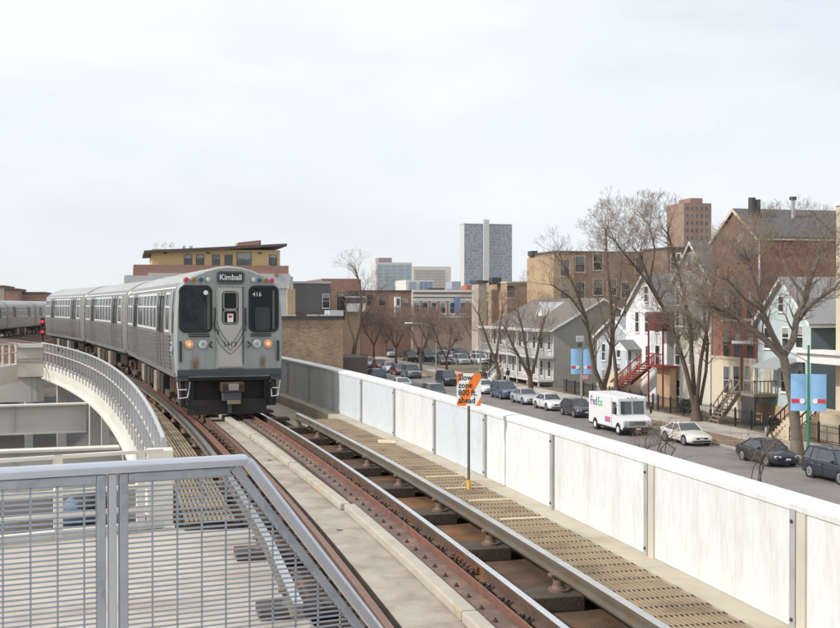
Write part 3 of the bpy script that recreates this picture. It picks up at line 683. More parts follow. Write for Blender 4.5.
    flat('cab_seat_back', rr2(.62, .98, 2.07, 2.62, .08), 'cab_seat', .004, .007); MB().box(1.04, 1.09, yf - .007, yf - .004, 2.09, 3.02).build('cab_partition', 'cab_grey', t)
    # wiper
    MB().poly([(-.66, yf - .03, 3.13), (-.57, yf - .035, 2.98), (-.545, yf - .035, 2.6)], .012, 5).build('wiper', 'rubber', t); MB().tube((-.575, yf - .02, 2.96), (-.575, yf - .05, 2.96), .055, n=12).build('wiper_hub', 'white_print', t)
    text('run_number', '416', .15, 'white_print', t, (.66, yf - .012, 2.92), (R_(90), 0, 0), .0006)
    # door
    dr = flat('front_door', rr2(-.285, .30, 1.2, 3.09, .02), 'door_steel', -.02, .022); ringpart('door_frame', -.325, .34, 1.16, 3.14, .03, .04, 'front_paint', -.01, .045, dr)
    MB().box(.30, .335, yf - .046, yf - .03, 1.25, 3.1).build('hinge_strip', 'anticlimber', dr)
    flat('door_glass', rr2(-.19, .21, 2.2, 3.0, .1), 'rubber', .022, .026, dr); 
    for z0, z1 in ((2.58, 2.96), (2.24, 2.53)): g = flat('door_pane', rr2(-.14, .16, z0, z1, .06), 'glass_dark', .026, .031, dr); ringpart('pane_frame', -.165, .185, z0 - .025, z1 + .025, .07, .03, 'stainless_flat', .026, .04, dr)
    flat('notice', rr2(-.06, .08, 2.26, 2.46, .01), 'white_print', .031, .034, dr); flat('notice_mark', rr2(-.035, .055, 2.36, 2.43, .02), 'red_print', .034, .036, dr)
    MB().box(-.31, -.27, yf - .06, yf - .03, 1.98, 2.08).build('door_handle', 'rubber', dr)
    text('car_number', '3413', .17, 'black_print', dr, (0, yf - .0235, 1.73), (R_(90), 0, 0), .0006)
    MB().box(-.27, .29, yf - .06, yf - .022, 1.17, 1.2).build('door_sill', 'stainless_flat', dr)
    # safety cables
    for k, (za, zm) in enumerate(((2.3, 1.72), (2.12, 1.60), (1.9, 1.5))):
        for sx in (-1, 1):
            pts = []
            for i in range(7):
                u_ = i / 6; pts.append((.01 + sx * (.33 * (1 - u_)), yf - .05 - .02 * u_, za + (zm - za) * (u_ ** .7) - .02 * math.sin(u_ * 3.1)))
            MB().poly(pts, .006, 4).build('safety_cable', 'rubber', t)
    for sx in (-1, 1):
        MB().poly([(sx * .37, yf - .03, 2.6), (sx * .36, yf - .09, 2.45), (sx * .38, yf - .05, 2.2), (sx * .35, yf - .09, 2.05)], .022, 6).build('hose', 'rubber', t)
        MB().poly([(sx * .43, yf - .03, 1.8), (sx * .50, yf - .07, 1.72), (sx * .42, yf - .06, 1.66)], .018, 6).build('chain_hook', 'rubber', t)
        x0 = -.98 if sx < 0 else .5
        for z in (1.93, 1.98): MB().tube((x0, yf - .04, z), (x0 + .5, yf - .04, z), .014, n=5).build('grab_rail', 'rubber', t)
        MB().tube((sx * 1.17, yf - .04, 1.33), (sx * 1.17, yf - .04, 1.82), .03, n=6).build('grab_iron', 'rubber', t)
    # lamps
    for x, mt in ((-1.03, 'lamp_red'), (-.855, 'lamp_amber'), (-.685, 'lamp_blue'), (-.51, 'lamp_clear'), (.575, 'lamp_clear'), (.72, 'lamp_blue'), (.87, 'lamp_amber'), (1.02, 'lamp_red')):
        z = 3.285 - .03 * abs(x); r_ = MB().tube((x, yf + .02, z), (x, yf - .025, z), .075, .07, n=14).build('marker_lamp', 'lamp_ring', t); MB().tube((x, yf - .025, z), (x, yf - .04, z), .055, .035, n=12).build('lens', mt, r_)
    for x, lit in ((-.965, 1), (-.64, 0), (.655, 0), (.925, 1)):
        z = 1.745; r_ = MB().tube((x, yf + .02, z), (x, yf - .03, z), .135, .12, n=18).build('headlight', 'lamp_ring', t); MB().tube((x, yf - .03, z), (x, yf - .045, z), .10, .07, n=16).build('lens', 'head_lit' if lit else 'lamp_clear', r_)
        MB().tube((x, yf - .045, z), (x, yf - .05, z), .045, n=10).build('bulb', 'head_core' if lit else 'lamp_ring', r_)
    # destination sign
    sgn_ = flat('destination_sign', rr2(-.28, .32, 3.21, 3.44, .06), 'sign_glass', -.03, .03); ringpart('sign_frame', -.31, .35, 3.18, 3.47, .08, .04, 'anticlimber', -.03, .045, sgn_)
    text('destination', 'Kimball', .19, 'white_print', sgn_, (.02, yf - .032, 3.322), (R_(90), 0, 0), .0006, .95, 'CENTER', .003)
    # anticlimber and steps
    m = MB()
    for z in (1.015, 1.06, 1.105): m.box(-1.25, 1.25, yf - .10, yf + .02, z, z + .035)
    m.box(-1.24, 1.24, yf - .07, yf + .02, 1.0, 1.15); m.build('anticlimber', 'anticlimber', t)
    MB().box(-1.2, 1.2, yf + .02, yf + .25, .88, .995).build('end_beam', 'under_dark', t)
    for sx in (-1, 1): MB().box(sx * 1.12 - .13, sx * 1.12 + .13, yf - .03, yf + .3, .88, .998).build('corner_bracket', 'anticlimber', t)
    for sx in (-1, 1):
        x0, x1 = (-1.25, -.95) if sx < 0 else (.98, 1.22)
        MB().poly([(x1, yf - .02, .86), (x1 - .06, yf - .06, .5), (x0 + .03, yf - .06, .48), (x0, yf - .02, .86)], .013, 6).build('step', 'cream_trim', t); MB().tube((x0 + .02, yf - .04, .68), (x1 - .03, yf - .04, .68), .015, n=6).build('step_bar', 'cream_trim', t)
        MB().box(sx * 1.0 - .15, sx * 1.0 + .15, yf + .1, yf + .5, .25, .86).build('end_frame', 'under_dark', t)
        MB().tube((sx * 1.02, yf - .02, .85), (sx * .98, yf + .02, .3), .05, n=8).build('air_hose', 'rubber', t)
    MB().box(-.95, .95, yf + .3, yf + .5, .1, .86).build('end_bulkhead', 'under_dark', t)
    MB().prism([(-1.02, yf + .02, .07), (-.98, yf + .1, .42), (.88, yf + .1, .42), (.92, yf + .02, .07)], (0, .04, 0)).build('snow_plow', 'under_dark', t)
    MB().box(-.05, .05, yf - .0, yf + .03, .09, .4).build('plow_rib', 'anticlimber', t)
    cp = MB().box(-.24, .30, yf - .32, yf + .2, .62, .84).build('coupler', 'under_pale', t, bevel=.02); cp.data.materials[0] = MATS['under_brown']
    MB().box(-.08, .16, yf - .34, yf - .32, .66, .82).build('coupler_face', 'wheel_steel', cp); MB().box(-.2, .24, yf - .24, yf + .1, .40, .62).build('coupler_pan', 'anticlimber', cp, bevel=.02); MB().box(-.1, .22, yf - .25, yf - .22, .33, .42).build('coupler_tag', 'under_pale', cp)
    for sx in (-.2, .2): MB().tube((sx + .03, yf - .34, .73), (sx + .03, yf - .3, .73), .05, n=8).build('coupler_pin', 'rubber', cp)
    return t
S_FRONT = 28.15
make_car('lead silver train car with grey front, lit headlights and Kimball sign', S_FRONT + LC / 2, front=True)
make_car('silver train car coupled directly behind the lead car', S_FRONT + LC * 1.5 + .55)
make_car('silver train car at the tail, behind two other coupled cars', S_FRONT + LC * 2.5 + 1.1)
# stopped train on the far track
labs = ['far silver train car stopped on the left track, cut off by the frame', 'far silver train car next to the red signal lights', 'far silver train car mostly hidden behind the oncoming train']
for k, yc in enumerate((111.2, 125.9, 140.6)):
    c = FP((yc - 62) / 150)[0]; o_ = make_car(labs[k], 0, at=c, rz=-math.atan(.1), sides=(1,)); o_.location.z = FZ
sgp = onz(42.5, 342, -.28); sgp = ony(42.5, 335, 66.5)
sig = thing('signal_post', 'dark signal post with two glowing red lamps beside the train tail', 'signal', (sgp.x, sgp.y, -.3))
MB().tube((0, 0, 0), (0, 0, 2.3), .05, n=8).build('post', 'under_dark', sig)
for z in (1.55, 2.1):
    hd_ = MB().box(-.11, .11, -.12, .12, z - .2, z + .2).build('signal_head', 'under_dark', sig, bevel=.03); MB().tube((0, -.12, z), (0, -.17, z), .09, n=14).build('lamp', 'signal_red', hd_)
# ================================================================ street level
RZ, SWZ = -6.70, -6.56
mat('asphalt', (.225, .20, .185), .9, var=.12, scale=.6, bump=.2, bscale=20, col2=(.15, .13, .12), c2scale=.25, c2lo=.45, c2hi=.7)
mat('lot_ground', (.13, .115, .105), .9, var=.2, scale=.3, col2=(.2, .16, .12), c2scale=.05)
mat('sidewalk', (.47, .41, .355), .85, var=.1, scale=.5, col2=(.34, .29, .25), c2scale=.4)
mat('parkway_dirt', (.20, .135, .085), .95, var=.25, scale=1.5, bump=.4, bscale=8, col2=(.26, .20, .12), c2scale=.8)
mat('kerb_stone', (.38, .35, .31), .85, var=.1)
mat('yard', (.17, .13, .085), .95, var=.25, scale=1, col2=(.13, .13, .06), c2scale=.5)
mat('paint_line', (.7, .69, .64), .7)
MB().add([(-2500, -400, GZ), (2500, -400, GZ), (2500, 4500, GZ), (-2500, 4500, GZ)], [(0, 1, 2, 3)]).build('ground', 'lot_ground', kind='structure')
MB().add([(28.2, 0, RZ), (38.3, 0, RZ), (38.3, 420, RZ), (28.2, 420, RZ)], [(0, 1, 2, 3)]).build('street', 'asphalt', kind='structure')
for x0, x1 in ((38.3, 38.46), (28.04, 28.2)): MB().box(x0, x1, 0, 420, GZ, SWZ).build('kerb', 'kerb_stone', kind='structure', bevel=.02)
MB().box(38.46, 41.2, 0, 420, GZ, SWZ - .01).build('parkway', 'parkway_dirt', kind='structure')
MB().box(41.2, 44.6, 0, 420, GZ, SWZ).build('sidewalk', 'sidewalk', kind='structure')
MB().box(44.6, 70, 0, 176, GZ, SWZ - .015).build('yard', 'yard', kind='structure')
MB().box(25.0, 28.04, 0, 420, GZ, SWZ).build('sidewalk', 'sidewalk', kind='structure')
for y in range(50, 100, 14): MB().box(33.3, 33.4, y, y + 4, RZ, RZ + .004).build('lane_marking', 'paint_line', kind='structure') if False else None
# cross walk path in the parkway
MB().box(38.47, 41.2, 79.5, 82.0, SWZ - .01, SWZ + .004).build('sidewalk', 'sidewalk', kind='structure')
# ---------------------------------------------------------------- house kit
mat('h_teal', (.36, .50, .47), .7); sidingmat('side_teal_lit', (.46, .54, .525)); sidingmat('side_teal_shaded', (.17, .23, .245)); sidingmat('side_white', (.78, .78, .76)); sidingmat('side_soft', (.55, .545, .52)); sidingmat('side_grey', (.29, .28, .235)); sidingmat('side_cream', (.62, .57, .47)); sidingmat('side_paleblue', (.50, .54, .57)); sidingmat('side_gable_grey', (.36, .35, .33))
brickmat('brick_red', (.31, .12, .085), (.24, .09, .068), (.26, .165, .125)); brickmat('brick_tan', (.50, .345, .205), (.44, .295, .17), (.43, .32, .21)); brickmat('brick_brown', (.24, .15, .10), (.20, .12, .085), (.22, .16, .12)); brickmat('brick_buff', (.42, .29, .19), (.20, .13, .085), (.34, .26, .18), bw=.30, bh=.10, var=.25); brickmat('brick_grey', (.17, .16, .155), (.14, .135, .13), (.18, .17, .16)); brickmat('brick_pink', (.33, .21, .145), (.28, .17, .115), (.30, .21, .15))
mat('stucco_cream', (.68, .58, .45), .85, var=.06); mat('stucco_beige', (.45, .40, .33), .85, var=.06); mat('stone_buff', (.60, .50, .36), .85, var=.1, scale=1.5)
mat('shingle_grey', (.20, .20, .205), .9, var=.12, scale=3, bump=.4, bscale=14); mat('shingle_dark', (.115, .11, .115), .9, var=.15, scale=3, bump=.4, bscale=14); mat('shingle_brown', (.17, .145, .12), .9, var=.15, scale=3, bump=.4, bscale=14); mat('shingle_pale', (.33, .33, .34), .9, var=.08, scale=3, bump=.3, bscale=14)
mat('trim_white', (.78, .77, .73), .6, var=.04); mat('win_glass', (.035, .04, .045), .08, var=.4, scale=.9, spec=.7, col2=(.11, .12, .13), c2scale=.5); mat('trim_dark', (.06, .06, .06), .6); mat('win_curtain', (.36, .345, .31), .25, var=.2); mat('win_curtain_grey', (.17, .175, .18), .2, var=.2)
mat('wood_grey', (.27, .22, .17), .85, var=.2, scale=3); mat('wood_maroon', (.13, .04, .035), .6, var=.15); mat('trim_soft', (.60, .59, .56), .6, var=.05); mat('wood_red', (.27, .045, .035), .6, var=.12); mat('iron_black', (.018, .018, .02), .6); mat('door_wood', (.5, .42, .3), .6); mat('door_white', (.72, .70, .66), .5); mat('door_blue', (.12, .17, .22), .5); mat('galv_vent', (.5, .5, .5), .4, metal=.6)
def win(par, base, p, w, h, face, fm='trim_white', gm='win_glass', split=True, fw=.09, name='window'):
    # window on a wall: p = wall point at the window's centre, face '-x' or '-y'
    q = Vector(p) - base
    g, f = MB(), MB()
    def bx(mb, u0, u1, z0, z1, d0, d1):
        if face == '-x': mb.box(q.x - d1, q.x - d0, q.y + u0, q.y + u1, q.z + z0, q.z + z1)
        else: mb.box(q.x + u0, q.x + u1, q.y - d1, q.y - d0, q.z + z0, q.z + z1)
    bx(g, -w / 2, w / 2, -h / 2, h / 2, -.02, .015); go = g.build(name, gm, par)
    for a, b, c, d in ((-w / 2 - fw, -w / 2, -h / 2 - fw, h / 2 + fw), (w / 2, w / 2 + fw, -h / 2 - fw, h / 2 + fw), (-w / 2, w / 2, h / 2, h / 2 + fw), (-w / 2, w / 2, -h / 2 - fw, -h / 2)): bx(f, a, b, c, d, -.01, .07)
    if split: bx(f, -w / 2, w / 2, -.03, .03, -.01, .05)
    f.build('window_frame', fm, go)
    s = MB(); bx(s, -w / 2 - fw - .04, w / 2 + fw + .04, -h / 2 - fw - .07, -h / 2 - fw, -.01, .13); s.build('sill', fm, go)
    if random.random() < .55 and h > 1.2:
        hb = random.uniform(.2, .65) * h; c_ = MB(); bx(c_, -w / 2 + .01, w / 2 - .01, h / 2 - hb, h / 2 - .005, .015, .022); c_.build('blind', random.choice(['win_curtain', 'win_curtain', 'win_curtain_grey']), go)
    return go
def house(name, label, cat, x0, x1, y0, y1, ze, apex, wall, roofm, ridge='x', side=None, zb=SWZ, over=.35, trim='trim_white', group=None):
    """box with a gable roof; ridge along x (gable faces the street) or along y"""
    base = Vector(((x0 + x1) / 2, (y0 + y1) / 2, zb)); t = thing(name, label, cat, base, group=group)
    hx, hy, he, ha = (x1 - x0) / 2, (y1 - y0) / 2, ze - zb, apex - zb
    if ridge == 'x':
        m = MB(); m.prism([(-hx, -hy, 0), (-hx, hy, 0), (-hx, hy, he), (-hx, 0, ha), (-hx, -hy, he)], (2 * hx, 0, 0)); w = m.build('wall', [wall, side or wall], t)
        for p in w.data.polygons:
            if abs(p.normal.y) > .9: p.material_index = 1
        for sg in (-1, 1):
            sl_ = (ha - he) / hy; e = hy + over; zz = ha - sl_ * e
            MB().prism([(-hx - over, 0, ha + .03), (-hx - over, sg * e, zz + .03), (-hx - over, sg * e, zz + .17), (-hx - over, 0, ha + .17)], (2 * hx + 2 * over, 0, 0)).build('roof', roofm, t)
            MB().prism([(-hx - over - .05, 0, ha - .12), (-hx - over - .05, sg * e, zz - .12), (-hx - over - .05, sg * e, zz + .16), (-hx - over - .05, 0, ha + .16)], (.048, 0, 0)).build('bargeboard', trim, t)
            MB().box(-hx - over, hx + over, sg * e - .03, sg * e + .03, zz - .12, zz + .025).build('gutter', trim, t)
    else:
        m = MB(); m.prism([(-hx, -hy, 0), (hx, -hy, 0), (hx, -hy, he), (0, -hy, ha), (-hx, -hy, he)], (0, 2 * hy, 0)); w = m.build('wall', [wall, side or wall], t)
        for p in w.data.polygons:
            if abs(p.normal.y) > .9: p.material_index = 1
        for sg in (-1, 1):
            sl_ = (ha - he) / hx; e = hx + over; zz = ha - sl_ * e
            MB().prism([(0, -hy - over, ha + .03), (sg * e, -hy - over, zz + .03), (sg * e, -hy - over, zz + .17), (0, -hy - over, ha + .17)], (0, 2 * hy + 2 * over, 0)).build('roof', roofm, t)
            MB().prism([(0, -hy - over - .05, ha - .1), (sg * e, -hy - over - .05, zz - .1), (sg * e, -hy - over - .05, zz + .16), (0, -hy - over - .05, ha + .16)], (0, .048, 0)).build('bargeboard', trim, t)
            MB().box(sg * e - .05, sg * e + .05, -hy - over, hy + over, zz - .12, zz + .025).build('gutter', trim, t)
    return t, base
def flatblock(name, label, x0, x1, y0, y1, zt, wall, parapet=None, roofm='shingle_dark', zb=GZ, group=None, cat='building'):
    base = Vector(((x0 + x1) / 2, (y0 + y1) / 2, zb)); t = thing(name, label, cat, base, group=group); hx, hy, h = (x1 - x0) / 2, (y1 - y0) / 2, zt - zb
    MB().box(-hx, hx, -hy, hy, 0, h).build('wall', wall, t)
    MB().box(-hx + .25, hx - .25, -hy + .25, hy - .25, h, h + .05).build('roof', roofm, t)
    if parapet:
        m = MB(); d = .12; m.box(-hx - d, hx + d, -hy - d, -hy + .25, h - .05, h + .25); m.box(-hx - d, -hx + .25, -hy + .25, hy + d, h - .05, h + .25); m.box(hx - .25, hx + d, -hy + .25, hy + d, h - .05, h + .25); m.box(-hx + .25, hx - .25, hy - .25, hy + d, h - .05, h + .25); m.build('coping', parapet, t)
    return t, base
def stairs(par, base, top, foot, wdt, n, mt, name='stair', rails=None, closed=True):
    """straight flight from foot to top (world points, centre line)"""
    a, b = Vector(foot) - base, Vector(top) - base; d = b - a; run = Vector((d.x, d.y, 0)); L = run.length; u = run.normalized(); s = Vector((u.y, -u.x, 0))
    for k in range(n):
        c = a + run * ((k + .5) / n); z = a.z + d.z * (k + 1) / n
        if closed: MB().obox((c.x, c.y, (a.z + z) / 2), u * L / n / 2, s * wdt / 2, Vector((0, 0, (z - a.z) / 2))).build('step', mt, par)
        else: MB().obox((c.x, c.y, z - .03), u * (L / n / 2 + .03), s * wdt / 2, Vector((0, 0, .03))).build('step', mt, par)
    if not closed:
        for sg in (-1, 1): o = s * sg * (wdt / 2 + .03); MB().bar(a + o, b + o, .06, .28).build('stringer', mt, par)
    if rails:
        for sg in (-1, 1):
            o = s * sg * (wdt / 2 + .07); hh = Vector((0, 0, .95)); MB().bar(a + o + hh, b + o + hh, .09, .09).build('handrail', rails, par); MB().bar(a + o + Vector((0, 0, .28)), b + o + Vector((0, 0, .28)), .05, .06).build('lower_rail', rails, par)
            k = 0
            nn = max(4, int(L / .32))
            for k in range(nn + 1):
                q = a + o + d * k / nn; MB().box(q.x - .025, q.x + .025, q.y - .025, q.y + .025, q.z + .05, q.z + .95).build('baluster', rails, par)
XH = 48.6
# ---- teal house
y0, y1 = onx(811, 330, XH).y, onx(758, 330, XH).y; ze = onx(811, 322, XH).z; za = onx(781, 279, XH).z
t, b = house('gable_house', 'pale teal gabled house with grey awning over a wooden front stair', 'house', XH, XH + 15, y0, y1, ze, za, 'side_teal_lit', 'shingle_pale', 'x', 'side_teal_shaded')  # one teal siding: sunlit tone on the front, shade coloured into the sides
def W_(t, b, px, py, w, h, x=XH, **k): return win(t, b, onx(px, py, x), w, h, '-x', **k)
W_(t, b, 781.5, 304, .75, 1.1); W_(t, b, 800, 337, .95, 1.55); W_(t, b, 768, 338, .95, 1.55); W_(t, b, 786, 338, .9, 1.5); W_(t, b, 784.5, 381, .8, 1.6); W_(t, b, 790, 418, 1.3, .95)
W_(t, b, 801, 381, .8, 1.6)
dq = onx(768, 379, XH); MB().box(-.02 - .05, .0, -.5, .5, -1.05, 1.05).build('door', 'door_wood', t, loc=dq - b)
pz = dq.z - 1.07
aw = [onx(740, 368, XH - 2.2), onx(772, 367, XH - 2.2)]
ay0, ay1 = aw[1].y, aw[0].y
za0, za1 = onx(756, 368, XH - 2.0).z, onx(760, 357, XH).z
MB().prism([Vector((XH - 2.1, ay0 - .6, za0)) - b, Vector((XH, ay0 - .6, za1)) - b, Vector((XH, ay0 - .6, za1 + .12)) - b, Vector((XH - 2.1, ay0 - .6, za0 + .12)) - b], (0, 3.9, 0)).build('awning', 'shingle_pale', t)
for yy in (dq.y - 1.4, dq.y + 2.0): MB().box(XH - 2.0 - b.x, XH - 1.9 - b.x, yy - b.y, yy + .1 - b.y, pz - b.z, za0 - b.z).build('awning_post', 'trim_white', t)
MB().box(XH - 2.1 - b.x, XH - .003 - b.x, dq.y - 1.5 - b.y, dq.y + 2.0 - b.y, pz - .2 - b.z, pz - b.z).build('porch_floor', 'wood_grey', t)
for k in range(6):
    for xx, yy in ((XH - 2.05, dq.y - 1.5 + k * .3),): MB().box(xx - b.x - .03, xx - b.x + .03, yy - b.y - .03, yy - b.y + .03, pz - b.z, pz - b.z + .95).build('baluster', 'wood_grey', t)
MB().box(XH - 2.1 - b.x, XH - 2.0 - b.x, dq.y - 1.55 - b.y, dq.y + .05 - b.y, pz - b.z + .95, pz - b.z + 1.04).build('handrail', 'wood_grey', t)
MB().box(XH - 2.1 - b.x, XH - 0.1 - b.x, dq.y - 1.55 - b.y, dq.y - 1.45 - b.y, pz - b.z + .95, pz - b.z + 1.04).build('handrail', 'wood_grey', t)
for k in range(6): MB().box(XH - 1.9 + k * .33 - b.x, XH - 1.84 + k * .33 - b.x, dq.y - 1.53 - b.y, dq.y - 1.47 - b.y, pz - b.z, pz - b.z + .95).build('baluster', 'wood_grey', t)
stairs(t, b, (XH - 2.1, dq.y + 1.2, pz), (XH - 4.6 + .6, dq.y + 1.2, SWZ), 1.3, 9, 'wood_grey', rails='wood_grey', closed=False)
MB().box(XH - .12 - b.x, XH - .0 - b.x, y0 - b.y, y1 - b.y, 0, 1.5).build('basement_wall', 'brick_tan', t)
MB().box(XH - 2.05 - b.x, XH - 1.95 - b.x, dq.y - 1.5 - b.y, dq.y + .4 - b.y, 0, pz - .2 - b.z).build('porch_skirt', 'trim_dark', t)
# ---- red brick flats
by0, by1 = onx(766, 330, XH).y, onx(714, 330, XH).y; bze, bza = onx(766, 236, XH).z, onx(737, 210, XH).z
t, b = house('brick_flats', 'tall red brick three-storey flats with dark gabled roof and cream ground floor', 'building', XH, XH + 7.0, y1 + .05, by1 + .2, bze, bza, 'brick_red', 'shingle_dark', 'x', trim='stone_buff', over=.2)
for py, hh in ((247, 2.3), (304, 2.3), (345, 2.3)):
    for px in ((741, 752) if py < 260 else (727, 738, 751)): W_(t, b, px, py, .95, hh, fm='brick_red', gm='win_glass', fw=.06)
for px in (727, 737, 748): W_(t, b, px, 380, .9, 2.2, x=XH - .16, fm='stucco_cream', fw=.05)
MB().box(XH - .15 - b.x, XH - .0 - b.x, y1 + .1 - b.y, by1 + .1 - b.y, 0, onx(735, 360, XH).z - b.z).build('ground_floor_facing', 'stucco_cream', t)
MB().box(XH - .2 - b.x, XH - .0 - b.x, y1 + .1 - b.y, by1 + .1 - b.y, onx(735, 360, XH).z - b.z, onx(735, 360, XH).z - b.z + .25).build('stone_band', 'stone_buff', t)
for px, py in ((727, 320), (739, 320), (751, 320), (727, 362)): q = onx(px, py, XH) - b; MB().box(q.x - .14, q.x, q.y - .8, q.y + .8, q.z - .12, q.z + .12).build('stone_sill', 'stone_buff', t)
q = onx(766, 260, XH) - b; MB().tube((q.x + .1, y1 - b.y - .02, 2), (q.x + .1, y1 - b.y - .02, bze - b.z - .1), .07, n=8).build('downpipe', 'trim_white', t)
q = onx(741.5, 345, XH - .3) - b; MB().tube((q.x, q.y, onx(741, 402, XH - .3).z - b.z), (q.x, q.y, q.z), .1, n=8).build('red_downpipe', 'brick_red', t)
# beige rear block of the flats and dark roof gear
t2, b2 = house('rear_block', 'beige rendered rear block with dark roof behind the red brick flats', 'building', XH + 7.05, XH + 24, y1 + .05, by1 + .2, bze, bza, 'stucco_beige', 'shingle_dark', 'x', over=.2)
for px, py in ((752, 205), (757, 207), (793, 204)):
    q = ony(px, py, (y1 + by1) / 2 - 1.0); MB().tube((0, 0, -1.6), (0, 0, .35), .16 if px > 780 else .3, n=10).build('roof_vent', 'galv_vent' if px > 780 else 'trim_dark', t2, loc=q - b2); MB().tube((0, 0, .35), (0, 0, .6), .3, .3, n=10).build('vent_cap', 'trim_dark', t2, loc=q - b2)
q = ony(769, 221, y1 + 1.2)
# ---- cream house with grey gable behind the clustered tree
cy0, cy1 = by1 + .4, onx(675, 330, XH).y; cze, cza = onx(700, 280, XH).z, onx(686, 244, XH).z
t, b = house('cream_house', 'narrow cream house with a white-trimmed grey gable beside the red stair', 'house', XH, XH + 14, cy0, cy1, cze, cza, 'side_gable_grey', 'shingle_grey', 'x')
MB().box(XH - .1 - b.x, XH - b.x, cy0 - b.y, cy1 - b.y, 0, onx(690, 335, XH).z - b.z).build('lower_facing', 'side_cream', t)
MB().box(XH - .2 - b.x, XH - b.x, cy0 - b.y, cy1 - b.y, onx(690, 335, XH).z - b.z, onx(690, 335, XH).z - b.z + .3).build('band_course', 'trim_white', t)
# projecting bay
bz0, bz1 = onx(686, 332, XH).z, onx(686, 282, XH).z; byc = (cy0 + cy1) / 2
bay = MB().prism([(XH - b.x, byc - 2.1 - b.y, bz0 - b.z), (XH - 1.1 - b.x, byc - 1.2 - b.y, bz0 - b.z), (XH - 1.1 - b.x, byc + 1.2 - b.y, bz0 - b.z), (XH - b.x, byc + 2.1 - b.y, bz0 - b.z)], (0, 0, bz1 - bz0)).build('bay', 'side_gable_grey', t)
for yy in (-.62, .62):
    for zz in (.3, .72): win(t, b, (XH - 1.1, byc + yy, bz0 + (bz1 - bz0) * zz), .8, 1.5, '-x')
for px, py in ((679, 262), (690, 262)): W_(t, b, px, py, .8, 1.5)
for px in (678, 692): W_(t, b, px, 355, .9, 1.7, x=XH - .1); W_(t, b, px, 388, .9, 1.4, x=XH - .1)
# ---- white house
wy0, wy1 = onx(667, 330, XH - .2).y, onx(626, 330, XH - .2).y; XW = XH - .2
t, b = house('white_house', 'white clapboard house with steep front gable and grey door canopy', 'house', XW, XW + 13, onx(667, 330, XW).y, wy1, onx(663, 312, XW).z, onx(643, 275, XW).z, 'side_white', 'shingle_grey', 'x')
for px, py, h in ((646.7, 294, 1.4), (637.6, 322, 1.9), (647.3, 322, 1.9), (657.4, 322, 1.9), (648, 356, 1.9), (658, 356, 1.9)): W_(t, b, px, py, .8, h, x=XW, fw=.07)
q = onx(637.5, 361, XW) - b; MB().box(q.x - .06, q.x, q.y - .5, q.y + .5, q.z - 1.1, q.z + 1.1).build('door', 'door_white', t); dfz = q.z - 1.1
for k in (-.55, .05, .6): MB().box(q.x - .08, q.x - .06, q.y - .12, q.y + .12, q.z + k - .1, q.z + k + .1).build('door_light', 'win_glass', t)
q2 = onx(629, 362, XW) - b; MB().box(q2.x - .06, q2.x, q2.y - .5, q2.y + .45, q2.z - 1.1, q2.z + 1.1).build('side_door', 'door_blue', t)
ym = (q.y + q2.y) / 2; zc = onx(633, 350, XW).z - b.z
for sg in (-1, 1): MB().prism([(q.x - 1.5, ym, zc + .9), (q.x - 1.5, ym + sg * 2.0, zc), (q.x - 1.5, ym + sg * 2.0, zc + .12), (q.x - 1.5, ym, zc + 1.02)], (1.5, 0, 0)).build('canopy_roof', 'shingle_grey', t)
MB().prism([(q.x - 1.45, ym - 1.7, zc + .0), (q.x - 1.45, ym + 1.7, zc + .0), (q.x - 1.45, ym, zc + .85)], (.1, 0, 0)).build('canopy_gable', 'trim_white', t)
for yy in (-1.7, 1.7): MB().box(q.x - 1.45, q.x - 1.33, ym + yy - .06, ym + yy + .06, dfz, zc).build('canopy_post', 'trim_white', t)
MB().box(q.x - 1.5, q.x, ym - 1.9, ym + 1.9, 0, dfz).build('stoop', 'stone_buff', t)
stairs(t, b, Vector((q.x - 1.5, ym, dfz)) + b, Vector((q.x - 3.6, ym, 0)) + b, 2.2, 8, 'stone_buff')
# ---- red outdoor stair and balcony
ry = onx(672, 340, XH).y
rs = thing('red_stair', 'dark red wooden outdoor stair rising to a roofed red balcony', 'stair', (XH - 1.85, ry, SWZ)); rb = Vector((XH - 1.85, ry, SWZ))
lz = onx(676, 366, XH - .5).z; uz = onx(674, 332, XH - 1.85).z; ut = onx(674, 314, XH - 1.85).z
MB().box(.0, 1.5, -1.9, 1.3, lz - .2 - rb.z, lz - rb.z).build('landing', 'wood_red', rs)
MB().box(.0, 1.6, -1.9, 1.2, uz - rb.z, ut - rb.z).build('balcony_front', 'wood_maroon', rs); MB().box(-.05, 1.6, -1.95, 1.25, ut + .02 - rb.z, ut + .15 - rb.z).build('balcony_rail', 'wood_red', rs)
for yy in (-1.8, 1.2):
    for xx in (.05,): MB().box(xx, xx + .13, yy, yy + .13, 0, uz - rb.z).build('post', 'wood_red', rs)
stairs(rs, rb, Vector((.0, 0, lz - rb.z)) + rb + Vector((.2, 1.6, 0)), Vector((.2, 10.2, 0)) + rb + Vector((-.4, -.5, 0)), 1.2, 14, 'wood_red', rails='wood_red', closed=False)
for k in range(7): MB().box(.0, .05, -1.85 + k * .45, -1.8 + k * .45, lz - rb.z, lz - rb.z + 1.0).build('baluster', 'wood_red', rs)
MB().box(-.03, .07, -1.9, 1.3, lz - rb.z + 1.0, lz - rb.z + 1.1).build('handrail', 'wood_red', rs)
MB().box(.9, 1.45, -1.7, 1.1, 0, lz - .2 - rb.z).build('storage_front', 'brick_tan', rs)
# ---- pale blue low house
ly0, ly1 = wy1 + .5, onx(597, 340, XH + 1).y
t, b = house('pale_house', 'low pale blue-grey house tucked between the white and olive-grey houses', 'house', XH + 1, XH + 12, ly0, ly1, onx(610, 337, XH + 1).z, onx(610, 318, XH + 1).z, 'side_paleblue', 'shingle_pale', 'x')
for px, py in ((604, 352), (619, 349), (619, 372), (604, 378)): W_(t, b, px, py, .9, 1.7, x=XH + 1)
